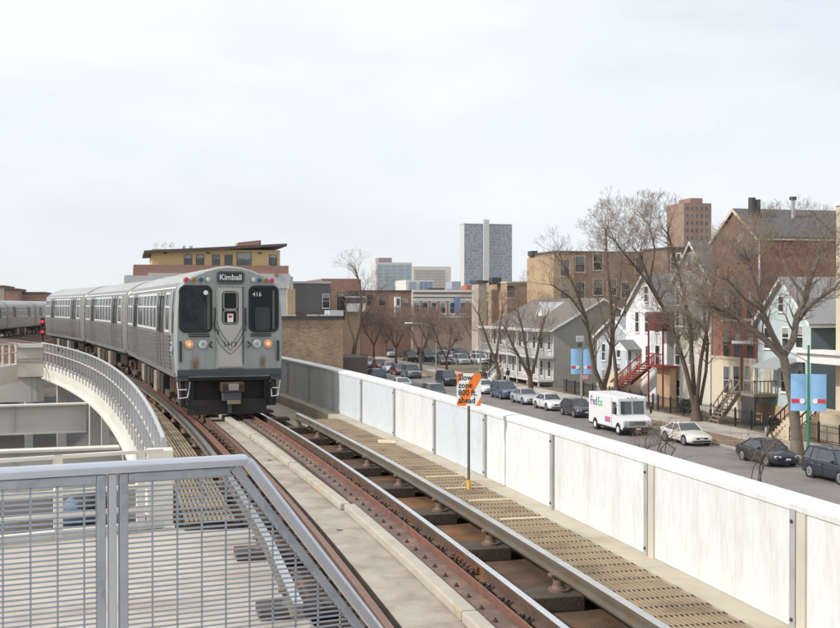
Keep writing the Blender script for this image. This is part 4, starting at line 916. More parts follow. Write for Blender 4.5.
# ---- olive grey house with white two-storey porches
XG = 46.8
gy0, gy1 = onx(553.5, 350, XG).y, onx(492, 350, XG).y; gz, gap = onx(553, 329, XG).z, onx(600, 301, XG + 6).z
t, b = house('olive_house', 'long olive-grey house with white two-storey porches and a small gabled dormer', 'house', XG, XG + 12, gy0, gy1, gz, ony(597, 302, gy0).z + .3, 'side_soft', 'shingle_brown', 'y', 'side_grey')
hl = gy1 - gy0
for k in range(9):
    yy = gy0 + hl * (k + .5) / 9
    for zz in (-3.0 + .6, 0): win(t, b, (XG, yy, gz - 1.5 + (0 if zz == 0 else -3.1)), .9, 1.7, '-x', gm='win_glass')
for k in range(7):
    yy = gy0 + .2 + (hl - .5) * k / 6; MB().box(XG - 1.75 - b.x, XG - 1.57 - b.x, yy - b.y, yy + .18 - b.y, 0, gz - b.z - .3).build('porch_post', 'trim_soft', t)
for z0, z1, nm in ((gz - 3.35, gz - 3.1, 'porch_floor'), (gz - .32, gz - .05, 'porch_roof'), (gz - 6.0, gz - 5.8, 'porch_floor')): 
    if z0 > SWZ: MB().box(XG - 1.9 - b.x, XG - .004 - b.x, gy0 - b.y - .05, gy1 - b.y, z0 - b.z, z1 - b.z).build(nm, 'trim_soft', t)
for zz in (gz - 2.25,):
    MB().box(XG - 1.8 - b.x, XG - 1.7 - b.x, gy0 - b.y, gy1 - b.y, zz - b.z, zz + .08 - b.z).build('porch_rail', 'trim_soft', t)
    for k in range(int(hl / .35)): yy = gy0 + k * .35; MB().box(XG - 1.77 - b.x, XG - 1.72 - b.x, yy - b.y, yy + .06 - b.y, gz - 3.1 - b.z, zz - b.z).build('baluster', 'trim_soft', t)
dp = ony(541, 312, gy0 + 4) 
dz = onx(541, 318, XG + 2.2); q = dz - b
MB().prism([(q.x, q.y - 1.3, q.z - .6), (q.x, q.y + 1.3, q.z - .6), (q.x, q.y + 1.3, q.z + .1), (q.x, q.y, q.z + 1.7), (q.x, q.y - 1.3, q.z + .1)], (4.5, 0, 0)).build('dormer', 'side_white', t)
for sg in (-1, 1): MB().prism([(q.x - .2, q.y, q.z + 1.74), (q.x - .2, q.y + sg * 1.6, q.z - .22), (q.x - .2, q.y + sg * 1.6, q.z), (q.x - .2, q.y, q.z + 1.96)], (4.6, 0, 0)).build('dormer_roof', 'trim_soft', t)
stairs(t, b, (XG - 1.9, gy0 + 13, SWZ + 1.5), (XG - 3.4, gy0 + 13, SWZ), 1.6, 5, 'trim_soft', rails='trim_soft')
MB().box(-3.2, -2.3, -hl / 2 - .06, -hl / 2, 3.5, 5.0).build('side_window', 'win_glass', t) if False else None
win(t, b, (XG + 6.5, gy0, gz - 1.2), .9, 1.5, '-y'); win(t, b, (XG + 6.5, gy0, gz - 4.4), .9, 1.5, '-y')
# side porch in shadow (dark wooden rear steps)
# ---- cream stone building at the right edge, with cornice porch and stone steps
XR = XH - .4; ry1 = onx(836, 330, XR).y
t, b = flatblock('stone_flats', 'buff stone flats with a white cornice porch and broad stone steps', XR, XR + 16, ry1 - 9, ry1, onx(838, 205, XR).z, 'stone_buff', 'trim_white', zb=SWZ)
cz = onx(830, 358, XR - 2).z; MB().box(XR - 2.3 - b.x, XR - .003 - b.x, ry1 - 5 - b.y, ry1 + 1.3 - b.y, cz - .45 - b.z, cz + .25 - b.z).build('porch_cornice', 'trim_white', t, bevel=.06); MB().box(XR - 2.6 - b.x, XR - .003 - b.x, ry1 - 5.2 - b.y, ry1 + 1.6 - b.y, cz + .25 - b.z, cz + .42 - b.z).build('porch_cap', 'trim_white', t)
for yy in (ry1 + .9, ry1 - 4.6): MB().tube((XR - 2.0 - b.x, yy - b.y, 1.9), (XR - 2.0 - b.x, yy - b.y, cz - .45 - b.z), .17, .14, n=10).build('porch_column', 'trim_dark', t)
MB().box(XR - 2.3 - b.x, XR - .003 - b.x, ry1 - 5 - b.y, ry1 + 1.3 - b.y, 0, 1.9).build('porch_base', 'stone_buff', t)
stairs(t, b, (XR - 2.3, ry1 - .2, SWZ + 1.9), (XR - 4.6, ry1 - .2, SWZ), 2.6, 10, 'stone_buff', rails='iron_black')
for zz in (3.6, 7.2, 10.6): win(t, b, (XR, ry1 - 1.6, SWZ + zz), 1.1, 1.9, '-x'); win(t, b, (XR, ry1 - 4.6, SWZ + zz), 1.1, 1.9, '-x')
# shrub and dark stone yard objects come with the plants
# ---- iron fences
def fence(label, y0, y1, x=45.2, h=1.25, mt='iron_black'):
    t = thing('iron_fence', label, 'fence', (x, (y0 + y1) / 2, SWZ)); hy = (y1 - y0) / 2
    for z in (.18, h - .12): MB().box(-.02, .02, -hy, hy, z, z + .04).build('rail', mt, t)
    n = int((y1 - y0) / .17); pk = None
    for k in range(n + 1):
        yy = -hy + 2 * hy * k / n
        if k % 14 == 0: MB().box(-.05, .05, yy - .05, yy + .05, 0, h + .18).build('post', mt, t)
        elif pk is None: pk = MB().box(-.012, .012, -.012, .012, .05, h + .06).build('picket', mt, t, loc=(0, yy, 0))
        else: inst(pk, (0, yy, 0), parent=t)
    return t
fence('black iron fence in front of the buff stone steps', 60, 73.6); fence('black iron fence in front of the teal house', 76, 84.0); fence('black iron fence in front of the red brick flats', 84.6, 94.5); fence('black iron fence below the red stair', 95.2, 106)
fence('black iron fence in front of the white clapboard house', 106.6, 117)
# ================================================================ vehicles
mat('tyre', (.018, .018, .018), .8); mat('rim', (.55, .55, .55), .35, metal=.8); mat('car_glass', (.05, .058, .066), .05, spec=1.0, var=.3, scale=1.5); mat('car_trim', (.02, .02, .022), .5); mat('chrome', (.65, .65, .65), .2, metal=.9); mat('lamp_glass', (.62, .64, .64), .12); mat('tail_red', (.28, .015, .015), .25); mat('plate', (.7, .72, .74), .5)
def paint(name, col, rough=.28):
    if name not in MATS:
        m = mat(name, col, rough, var=.03); b = m.node_tree.nodes['Principled BSDF']; b.inputs['Coat Weight'].default_value = .6; b.inputs['Coat Roughness'].default_value = .08
    return name
KINDS = {   # length, width, height, shoulder, windshield base, roof front, roof rear, rear window base (fractions of length), wheelbase, wheel radius, nose height
    'sedan': (4.65, 1.80, 1.44, .93, -.20, -.06, .17, .34, 2.72, .33, .68, .97),
    'coupe': (4.70, 1.82, 1.42, .92, -.17, -.03, .14, .35, 2.75, .34, .64, .98),
    'hatch': (4.25, 1.78, 1.48, .95, -.23, -.07, .30, .43, 2.62, .33, .70, 1.0),
    'suv':   (4.75, 1.90, 1.74, 1.06, -.22, -.09, .38, .47, 2.80, .37, .86, 1.06),
}
def make_auto(label, kind, pname, col, x, y, rotz=0, low=False, group='parked cars', rails=False, z=RZ):
    paint(pname, col)
    L, Wd, H_, sh, f0, f1, f2, f3, wb, wr, nose, tail = KINDS[kind]; hw = Wd / 2
    t = thing('parked_car' if kind != 'suv' else 'parked_suv', label, 'car', (x, y, z), rotz, group)
    # lower body
    st = [(-.5, .74, .34, nose - .12), (-.488, .86, .26, nose - .02), (-.455, .94, .21, nose + .05), (-.38, .985, .20, nose + .12), (f0, 1., .20, sh), (0, 1., .20, sh + .005), (.25, 1., .20, sh + .02), (.40, .985, .21, tail), (.465, .95, .24, tail - .01), (.49, .88, .30, tail - .05), (.5, .78, .38, tail - .16)]
    rings = []
    for f, k, zb, zt in st:
        w = hw * k; yy = f * L; hgt = zt - zb
        half = [(0, zb), (w * .8, zb), (w * .96, zb + .07), (w, zb + hgt * .45), (w * .985, zb + hgt * .72), (w * .93, zt - .04), (w * .80, zt + .005), (0, zt + .03)]
        rings.append([(a, yy, b) for a, b in half] + [(-a, yy, b) for a, b in half[-2:0:-1]])
    MB().loft(rings).build('body', pname, t, smooth=42)
    # greenhouse corners
    a, b_, c, d = f0 * L - .03, f1 * L, f2 * L, f3 * L; wl, wr_ = hw * .90, hw * .70
    lo = lambda yy, s: Vector((s * wl, yy, sh - .02)); hi = lambda yy, s: Vector((s * wr_, yy, H_ - .06))
    zr = tail - .02
    def quad(name, pts, m_, th=.02): 
        n = (Vector(pts[1]) - Vector(pts[0])).cross(Vector(pts[2]) - Vector(pts[0])).normalized() * th; return MB().prism([Vector(p) for p in pts], -n).build(name, m_, t)
    rw = lambda s: Vector((s * hw * .86, d, zr))
    quad('windshield', [lo(a, -1), lo(a, 1), hi(b_, 1), hi(b_, -1)], 'car_glass'); quad('rear_window', [hi(c, -1), hi(c, 1), rw(1), rw(-1)], 'car_glass')
    for s in (-1, 1):
        m1, m2 = (b_ + c) / 2 + .12, 0
        quad('side_window', [lo(a + .02, s), lo(m1, s), hi(m1, s), hi(b_, s)], 'car_glass'); quad('side_window', [lo(m1, s), rw(s), hi(c, s), hi(m1, s)], 'car_glass')
        P_ = MB(); 
        for p, q, w in ((lo(a, s), hi(b_, s), .07), (hi(c, s), rw(s), .12 if kind != 'suv' else .1), (lo(m1, s), hi(m1, s), .06), (hi(b_, s), hi(c, s), .06)): P_.bar(p, q, w, .05)
        if kind == 'suv': P_.bar(lo(c - .35, s), hi(c - .45, s), .09, .05)
        P_.build('pillar_frame', pname, t)
    rf = []
    for yy, dz, k in ((b_ - .02, 0, 1.0), ((b_ * .75 + c * .25), .05, .99), ((b_ + c) / 2, .06, .99), (c * .8 + b_ * .2, .05, .98), (c + .03, 0, .96)):
        z0 = H_ - .07; half = [(0, z0 - .01), (wr_ * k * .97, z0 - .01), (wr_ * k * 1.02, z0 + .015), (wr_ * k * .9, z0 + .03 + dz * .6), (0, z0 + .03 + dz)]
        rf.append([(u, yy, v) for u, v in half] + [(-u, yy, v) for u, v in half[-2:0:-1]])
    MB().loft(rf).build('roof', pname, t, smooth=50)
    if rails:
        for s in (-1, 1): MB().poly([(s * wr_ * .95, b_ + .25, H_ - .02), (s * wr_ * .95, b_ + .4, H_ + .05), (s * wr_ * .95, c - .3, H_ + .05), (s * wr_ * .95, c - .1, H_ - .02)], .018, 5).build('roof_rail', 'chrome', t)
        for s in (-1, 1): MB().bar(lo(a + .25, s) + Vector((s * .03, 0, .03)), rw(s) + Vector((s * .03, -.1, .05)), .02, .03).build('window_trim', 'chrome', t)
    # wheels
    for yy in (-wb / 2 - .05, wb / 2 - .05):
        for s in (-1, 1):
            MB().tube((s * (hw - .16), yy, wr + .01), (s * (hw + .002), yy, wr + .01), wr + .055, n=20).build('wheel_arch', 'car_trim', t)
            w = MB().tube((s * (hw - .18), yy, wr), (s * (hw + .012), yy, wr), wr, n=20).build('wheel', 'tyre', t, bevel=0 if low else .025)
            MB().tube((s * (hw + .012), yy, wr), (s * (hw + .02), yy, wr), wr * .68, wr * .62, n=14).build('rim', 'rim', w)
            if not low:
                for k in range(5): an = k * 1.257; MB().bar((s * (hw + .022), yy + math.cos(an) * .04, wr + math.sin(an) * .04), (s * (hw + .022), yy + math.cos(an + .3) * wr * .5, wr + math.sin(an + .3) * wr * .5), .035, .006, up=(1, 0, 0)).build('spoke_gap', 'car_trim', w)
    yf = -L / 2
    for s in (-1, 1):
        MB().prism([(s * hw * .50, yf - .0, nose - .10), (s * hw * .85, yf + .10, nose - .06), (s * hw * .88, yf + .16, nose + .02), (s * hw * .52, yf + .03, nose - .0)], (0, .08, 0)).build('headlight', 'lamp_glass', t)
        MB().box(s * hw * .72 - .14, s * hw * .72 + .14, L / 2 - .10, L / 2 - .012, tail - .30, tail - .14).build('tail_light', 'tail_red', t)
    MB().box(-hw * .45, hw * .45, yf - .012, yf + .06, nose - .16, nose - .05).build('grille', 'car_trim', t); MB().box(-hw * .7, hw * .7, yf - .008, yf + .1, .30, .40).build('lower_grille', 'car_trim', t)
    if not low:
        MB().box(-.16, .16, yf - .022, yf - .012, .44, .54).build('number_plate', 'plate', t); MB().box(-.16, .16, L / 2 - .01, L / 2 + .012, .62, .72).build('number_plate', 'plate', t)
        for s in (-1, 1):
            MB().box(s * hw * .99 - .08, s * hw * .99 + .09, a + .28, a + .40, sh - .02, sh + .12).build('wing_mirror', pname, t, bevel=.02); 
            MB().box(s * hw * 1.0 - .012, s * hw * 1.0 + .012, -wb / 2 + .5, wb / 2 - .45, .26, .31).build('sill_trim', 'car_trim', t)
            for yy in (-.05 + .35, 1.05): MB().box(s * (hw - .005) - .012, s * (hw - .005) + .012, yy, yy + .16, sh - .22, sh - .185).build('door_handle', 'chrome' if rails else pname, t)
            MB().box(s * (hw - .002) - .01, s * (hw - .002) + .01, .16, .172, .36, sh - .08).build('door_gap', 'car_trim', t)
    return t
CX0 = 36.95
make_auto('dark navy estate car with chrome window trim parked by the thick tree', 'suv', 'paint_navy', (.018, .022, .035), CX0, 55.0, rails=True)
make_auto('black sedan parked behind the dark navy estate car', 'sedan', 'paint_black', (.014, .015, .02), CX0, 62.3)
make_auto('cream white coupe parked in front of the white delivery van', 'coupe', 'paint_cream', (.72, .69, .61), CX0, 72.7)
make_auto('dark plum hatchback parked behind the white delivery van', 'hatch', 'paint_plum', (.045, .035, .05), CX0, 92.5)
make_auto('plain white sedan parked between silver sedan and dark hatchback', 'sedan', 'paint_white', (.68, .68, .67), CX0, 99.1)
make_auto('silver grey sedan parked behind the plain white sedan', 'sedan', 'paint_silver', (.42, .44, .46), CX0, 105.6)
make_auto('slate blue crossover parked behind the silver grey sedan', 'suv', 'paint_slate', (.07, .10, .16), CX0, 112.1)
make_auto('white car half hidden behind the slow zone sign', 'sedan', 'paint_white', None, CX0, 119.0, low=True)
dk = [('dark', (.02, .022, .026)), ('grey', (.16, .17, .18)), ('red', (.35, .03, .04)), ('silver', (.42, .44, .46)), ('blue', (.04, .09, .2)), ('white', (.68, .68, .67)), ('maroon', (.09, .02, .03))]
def pc(n): return ('paint_' + n, dict(dk)[n])
make_auto('black crossover facing the camera, well beyond the slow zone sign', 'suv', *pc('dark'), 36.4, 131.8, low=True)
make_auto('pewter grey crossover at the near end of the far parked row', 'suv', *pc('grey'), 35.6, 146.5, low=True)
make_auto('dark maroon car between grey crossover and bright red car', 'sedan', *pc('maroon'), 35.6, 153.2, low=True)
make_auto('bright red hatchback in the far parked row', 'hatch', *pc('red'), 35.6, 165.5, low=True)
make_auto('grey car parked in front of the bright red hatchback', 'sedan', *pc('silver'), 35.6, 159.4, low=True)
make_auto('silver car parked behind the bright red hatchback', 'hatch', *pc('silver'), 35.6, 172.2, low=True)
make_auto('dark car at the far end of the street row', 'suv', *pc('dark'), 35.6, 179, low=True)
for k, y in enumerate((186, 193.5, 201, 209)): make_auto(['tiny grey sedan just past the dark end car', 'tiny dark crossover past the grey sedan at the row end', 'tiny silver hatchback in the far street row', 'last dark crossover of the far street row'][k], ['sedan', 'suv', 'hatch', 'suv'][k], *pc(['grey', 'dark', 'silver', 'dark'][k]), 35.6, y, low=True, group='distant row cars')
# near kerb row: only the roofs rise above the parapet
def roofcar(label, px, py, kind, pn):
    h = KINDS[kind][2]; q = onz(px, py, RZ + h); return make_auto(label, kind, *pc(pn), 29.25, q.y * 29.25 / q.x if q.x else q.y, low=True, group='cars on the near kerb')
for lab, px, py, kd, pn in (('grey car roof above the parapet, closest to the slow zone sign', 432, 384, 'suv', 'grey'), ('dark car roof above the parapet, second from the sign', 401, 381, 'sedan', 'silver'), ('slate roof of a parked car above the parapet', 376, 374.5, 'suv', 'blue'), ('pale car roof above the parapet beside the bare tree', 347, 367, 'sedan', 'white')):
    q = onx(px, py, 29.3); make_auto(lab, kd, *pc(pn), 29.25, q.y, math.pi, low=True, group='cars on the near kerb')
# car park beyond the olive house
rnd = random.Random(5)
for r_, (yy, xs) in enumerate(((176, (48, 51, 54, 57)), (190, (46, 49, 52.2, 55, 58, 61)), (206, (46, 49.5, 52.5, 56, 59)))):
    for k, xx in enumerate(xs):
        c = rnd.choice(['dark', 'dark', 'blue', 'grey', 'dark', 'white', 'silver']); kd_ = rnd.choice(['suv', 'sedan', 'suv']); make_auto(f'small distant {c} {dict(suv="crossover", sedan="sedan")[kd_]} in the {["front", "middle", "back"][r_]} row of the car park', kd_, *pc(c), xx, yy + rnd.uniform(-.5, .5), low=True, group='cars in the car park', z=GZ + .05)
# ---- delivery van
mat('van_white', (.74, .74, .74), .35, var=.03); mat('fed_purple', (.10, .03, .22), .5, var=0); mat('ex_green', (.03, .45, .10), .5, var=0); mat('poster_pink', (.45, .16, .26), .5, var=.4, scale=12)
vx, vy = 35.5, 80.4; vn = thing('delivery_van', 'white box delivery van with purple and green lettering stopped in the street', 'van', (vx, vy, RZ))
hw = 1.12; Lb = 3.3
prof = [(-3.1, .45), (-3.1, 1.12), (-2.72, 1.28), (-2.25, 1.42), (-2.12, 2.62), (-1.95, 2.74), (Lb, 2.80), (Lb, .48)]
MB().prism([(-hw, y, z) for y, z in prof], (2 * hw, 0, 0)).build('body', 'van_white', vn, bevel=.05)
MB().prism([(-.9, -2.262, 1.5), (-.06, -2.262, 1.5), (-.06, -2.155, 2.42), (-.9, -2.155, 2.42)], (0, -.02, 0)).build('windshield', 'car_glass', vn); MB().prism([(.06, -2.262, 1.5), (.9, -2.262, 1.5), (.9, -2.155, 2.42), (.06, -2.155, 2.42)], (0, -.02, 0)).build('windshield', 'car_glass', vn)
for x in (-.3, 0, .3): MB().box(x - .06, x + .06, -2.16, -2.08, 2.66, 2.70).build('clearance_lamp', 'lamp_amber', vn)
gr = MB().box(-.62, .62, -3.13, -3.09, .74, 1.04).build('grille', 'car_trim', vn)
for k in range(4): MB().box(-.6, .6, -3.15, -3.13, .77 + k * .07, .80 + k * .07).build('grille_bar', 'chrome', gr)
for s in (-1, 1):
    hl_ = MB().tube((s * .84, -3.06, .9), (s * .84, -3.13, .9), .13, n=14).build('headlight', 'lamp_ring', vn); MB().tube((s * .84, -3.13, .9), (s * .84, -3.14, .9), .10, n=14).build('lens', 'lamp_glass', hl_)
    MB().box(s * .92 - .09, s * .92 + .09, -3.12, -3.09, .66, .74).build('indicator', 'lamp_amber', vn)
    mi_ = MB().box(s * 1.38 - .09, s * 1.38 + .09, -2.42, -2.36, 1.55, 2.0).build('mirror', 'car_trim', vn, bevel=.02); MB().poly([(s * 1.1, -2.2, 2.2), (s * 1.38, -2.38, 2.05), (s * 1.38, -2.38, 1.5), (s * 1.1, -2.3, 1.4)], .018, 5).build('mirror_arm', 'car_trim', mi_)
    MB().box(s * (hw + .004) - .008, s * (hw + .004) + .008, -1.95, -1.2, 1.45, 2.35).build('door_window', 'car_glass', vn)
    MB().box(s * (hw + .002) - .008, s * (hw + .002) + .008, -1.08, -1.05, .55, 2.6).build('door_gap', 'car_trim', vn)
    for yy in (-2.25, 2.0):
        MB().tube((s * (hw - .3), yy, .45), (s * (hw + .006), yy, .45), .46, n=20).build('wheel_arch', 'car_trim', vn); w = MB().tube((s * (hw - .32), yy, .40), (s * (hw + .02), yy, .40), .40, n=20).build('wheel', 'tyre', vn, bevel=.03); MB().tube((s * (hw + .02), yy, .4), (s * (hw + .03), yy, .4), .22, n=14).build('rim', 'van_white', w)
MB().box(-1.15, 1.15, -3.28, -3.08, .42, .62).build('bumper', 'car_trim', vn, bevel=.03); MB().box(-.17, .17, -3.3, -3.285, .46, .57).build('number_plate', 'plate', vn)
MB().box(-1.1, 1.1, -3.0, 3.25, .36, .46).build('chassis', 'car_trim', vn)
text('lettering_purple', 'Fed', .92, 'fed_purple', vn, (-hw - .006, 2.95, 2.12), (R_(90), 0, R_(-90)), .002, 1.0, 'LEFT', .012); text('lettering_green', 'Ex', .92, 'ex_green', vn, (-hw - .006, 1.52, 2.12), (R_(90), 0, R_(-90)), .002, 1.0, 'LEFT', .012)
MB().box(-hw - .012, -hw - .004, -.85, .15, .78, 1.18).build('side_placard', 'poster_pink', vn)
# ================================================================ street lamps with banners
mat('pole_green', (.03, .22, .12), .5); mat('pole_grey', (.40, .40, .38), .5, metal=.4); mat('pole_brown', (.26, .09, .045), .6); mat('banner_blue', (.27, .50, .76), .7, var=.05); mat('banner_red', (.60, .05, .08), .6); mat('lamp_head', (.50, .52, .55), .4, metal=.3); mat('pink_sign', (.62, .30, .33), .6)
def banner(par, x, z0, z1, w, name='banner'):
    # slightly billowing cloth panel in the plane across the street
    m = MB(); n = 7; rings = []
    for k in range(n + 1):
        u = k / n; bl = .07 * math.sin(u * math.pi) ; rings.append([(x + w * u, -bl, z0), (x + w * u, -bl, z1), (x + w * u, -bl + .012, z1), (x + w * u, -bl + .012, z0)])
    m.loft(rings); bn = m.build(name, 'banner_blue', par)
    zc = z0 + (z1 - z0) * .27; 
    MB().tube((x + w * .3, -.075, zc), (x + w * .3, -.085, zc), .17, n=14).build('banner_emblem', 'white_print', bn); MB().box(x + w * .45, x + w * .95, -.085, -.07, zc - .11, zc + .13).build('banner_band', 'banner_red', bn)
    for z in (z0 + .02, z1 - .02): MB().tube((min(x, x + w), .02, z), (max(x, x + w), .02, z), .015, n=5).build('banner_arm', 'pole_grey', bn)
q = onx(808.5, 420, 40.6); lp = thing('street_lamp', 'green street lamp post with two blue banners and a long arm', 'lamp post', (q.x, q.y, SWZ), R_(-25)); z_ = lambda py: onx(808, py, 40.6).z - SWZ
MB().tube((0, 0, 0), (0, 0, z_(345)), .10, .065, n=10).build('post', 'pole_green', lp, smooth=40)
MB().tube((0, 0, 0), (0, 0, .6), .17, .14, n=10).build('post_base', 'pole_green', lp)
banner(lp, .1, z_(411), z_(374), .95); banner(lp, -.1, z_(411), z_(374), -.95)
hd2 = ony(742, 343, q.y + 2.2); a_ = (hd2 - Vector((q.x, q.y, SWZ)));
Ri = Matrix.Rotation(R_(25), 3, 'Z'); a_ = Ri @ a_
MB().poly([(0, 0, z_(362)), (a_.x * .35, a_.y * .35, z_(350)), (a_.x * .75, a_.y * .75, a_.z + .0), (a_.x, a_.y, a_.z)], .035, 6).build('arm', 'pole_grey', lp)
m = MB(); m.loft([[(a_.x + u * .62, a_.y + .2 * v * (1 - .5 * abs(u)), a_.z + w_) for v, w_ in ((-1, -.05), (1, -.05), (.7, .14), (-.7, .14))] for u in (-1, -.5, .2, .8)]); m.build('lamp_head', 'lamp_head', lp, bevel=.03)
# the pole under that lamp head (brown)
q2 = onx(719, 380, 45.0); 
q = onx(581.5, 380, 40.6); lp = thing('street_lamp', 'grey street lamp post with two blue banners behind the delivery van', 'lamp post', (q.x, q.y, SWZ), R_(-20)); z_ = lambda py: onx(581, py, 40.6).z - SWZ
MB().tube((0, 0, 0), (0, 0, z_(340)), .11, .08, n=10).build('post', 'pole_grey', lp, smooth=40); MB().tube((0, 0, 0), (0, 0, .6), .18, .15, n=10).build('post_base', 'pole_grey', lp)
banner(lp, .12, z_(374), z_(349), .85); banner(lp, -.12, z_(374), z_(349), -.85)
MB().box(-.5, .25, -.25, .25, z_(342), z_(336)).build('lamp_head', 'lamp_head', lp, bevel=.05); MB().box(-.35, .05, -.2, .2, z_(347), z_(343)).build('lamp_lens', 'trim_dark', lp)
MB().box(.05, .60, -.08, -.06, z_(379), z_(375)).build('street_sign', 'pink_sign', lp)
q = onx(436, 360, 40.6)
lp = thing('street_lamp', 'distant grey street lamp with an arm over the far parked cars', 'lamp post', (q.x, q.y, SWZ)); zt = onx(436, 333, 40.6).z - SWZ
MB().tube((0, 0, 0), (0, 0, zt + .8), .1, .07, n=8).build('post', 'pole_grey', lp); MB().poly([(0, 0, zt + .7), (-1.6, 0, zt + 1.25), (-3.4, 0, zt + 1.35)], .05, 6).build('arm', 'pole_grey', lp); MB().box(-4.3, -3.3, -.25, .25, zt + 1.25, zt + 1.45).build('lamp_head', 'white_print', lp, bevel=.05)
# ================================================================ people
mat('cloth_navy', (.018, .018, .03), .8); mat('cloth_black', (.012, .012, .013), .8); mat('skin', (.36, .21, .15), .6); mat('hair_dark', (.02, .015, .012), .7); mat('bag_grey', (.35, .36, .38), .6); mat('cloth_white', (.6, .6, .6), .8)
def person(label, loc, rotz, coat, legs, stride=.28):
    t = thing('person', label, 'person', loc, rotz)
    J = {'pel': (0, 0, .95, .15), 'waist': (0, 0, 1.10, .145), 'chest': (0, -.02, 1.33, .17), 'neck': (0, -.02, 1.50, .065), 'head0': (0, -.04, 1.58, .08), 'head1': (0, -.05, 1.70, .09),
         'hl': (-.10, 0, .90, .105), 'kl': (-.11, -stride * .55, .50, .075), 'al': (-.11, -stride * .9, .10, .05), 'tl': (-.11, -stride * .9 - .16, .05, .045),
         'hr': (.10, 0, .90, .105), 'kr': (.11, stride * .25, .49, .075), 'ar': (.11, stride * 1.05, .13, .05), 'tr': (.11, stride * 1.0 - .12, .05, .045),
         'sl': (-.20, -.01, 1.42, .07), 'el': (-.27, .06, 1.14, .055), 'wl': (-.27, -.04, .90, .042), 'sr': (.20, -.01, 1.42, .07), 'er': (.27, -.04, 1.14, .055), 'wr': (.26, -.2, .95, .042)}
    E_ = [('pel', 'waist'), ('waist', 'chest'), ('chest', 'neck'), ('neck', 'head0'), ('head0', 'head1'), ('pel', 'hl'), ('hl', 'kl'), ('kl', 'al'), ('al', 'tl'), ('pel', 'hr'), ('hr', 'kr'), ('kr', 'ar'), ('ar', 'tr'), ('chest', 'sl'), ('sl', 'el'), ('el', 'wl'), ('chest', 'sr'), ('sr', 'er'), ('er', 'wr')]
    for hnd, wx, wy, wz in (('l', -.27, -.04, .90), ('r', .26, -.2, .95)):
        for k, (fx, fy, fl) in enumerate(((-.03, 0, .15), (-.01, -.01, .17), (.01, -.01, .165), (.03, 0, .14))):
            J[f'f{hnd}{k}'] = (wx + fx * .8, wy + fy, wz - .08, .017); J[f'g{hnd}{k}'] = (wx + fx, wy + fy - .02, wz - fl, .010); E_ += [('w' + hnd, f'f{hnd}{k}'), (f'f{hnd}{k}', f'g{hnd}{k}')]
        J['th' + hnd] = (wx - .01, wy - .06, wz - .07, .012); E_.append(('w' + hnd, 'th' + hnd))
    names = list(J); me = bpy.data.meshes.new('person_body'); me.from_pydata([J[n][:3] for n in names], [(names.index(a), names.index(b)) for a, b in E_], [])
    o = bpy.data.objects.new('tmp_person', me); COL.objects.link(o); o.modifiers.new('skin', 'SKIN')
    for i, n in enumerate(names): me.skin_vertices[0].data[i].radius = (J[n][3], J[n][3])
    me.skin_vertices[0].data[0].use_root = True
    sb = o.modifiers.new('sub', 'SUBSURF'); sb.levels = 1; sb.render_levels = 1
    dg = bpy.context.evaluated_depsgraph_get(); m2 = bpy.data.meshes.new_from_object(o.evaluated_get(dg)); bpy.data.objects.remove(o)
    m2.materials.clear()
    for mm in (coat, legs, 'skin', 'cloth_black'): m2.materials.append(MATS[mm])
    for p in m2.polygons:
        c = p.center; p.use_smooth = True
        p.material_index = 2 if (c.z > 1.49 or (abs(c.x) > .2 and c.z < .9)) else (3 if c.z < .1 else (0 if c.z > .86 else 1))
    b = bpy.data.objects.new('body', m2); COL.objects.link(b); b.parent = t
    m = MB(); m.loft([[(.105 * r * math.cos(a), -.045 + .115 * r * math.sin(a) + .02, z) for a in [2 * math.pi * i / 10 for i in range(10)]] for z, r in ((1.62, 1.0), (1.70, 1.05), (1.77, .8), (1.80, .3))]).build('hair', 'hair_dark', t, smooth=True)
    MB().box(-.012, .012, -.155, -.125, 1.62, 1.66).build('nose', 'skin', t)
    return t
pp_ = onz(770, 438.5, SWZ)
person('person in dark coat and trousers walking on the sidewalk past the teal house', (pp_.x, pp_.y, SWZ), R_(35), 'cloth_navy', 'cloth_black')
sbag = thing('shopping_bag', 'pale grey bag carried by the walking person', 'bag', (pp_.x - .33, pp_.y - .12, SWZ + .42), R_(35))
MB().prism([(-.16, -.06, 0), (.16, -.06, 0), (.19, -.07, .36), (-.19, -.07, .36)], (0, .13, 0)).build('bag_body', 'bag_grey', sbag); MB().poly([(-.1, 0, .36), (0, 0, .47), (.1, 0, .36)], .012, 5).build('handle', 'bag_grey', sbag)
p2_ = onz(508, 381, SWZ); person('person in black and white clothes beside the white porch steps', (44.0, p2_.y * 44.0 / p2_.x, SWZ), R_(-60), 'cloth_black', 'cloth_white', .18)
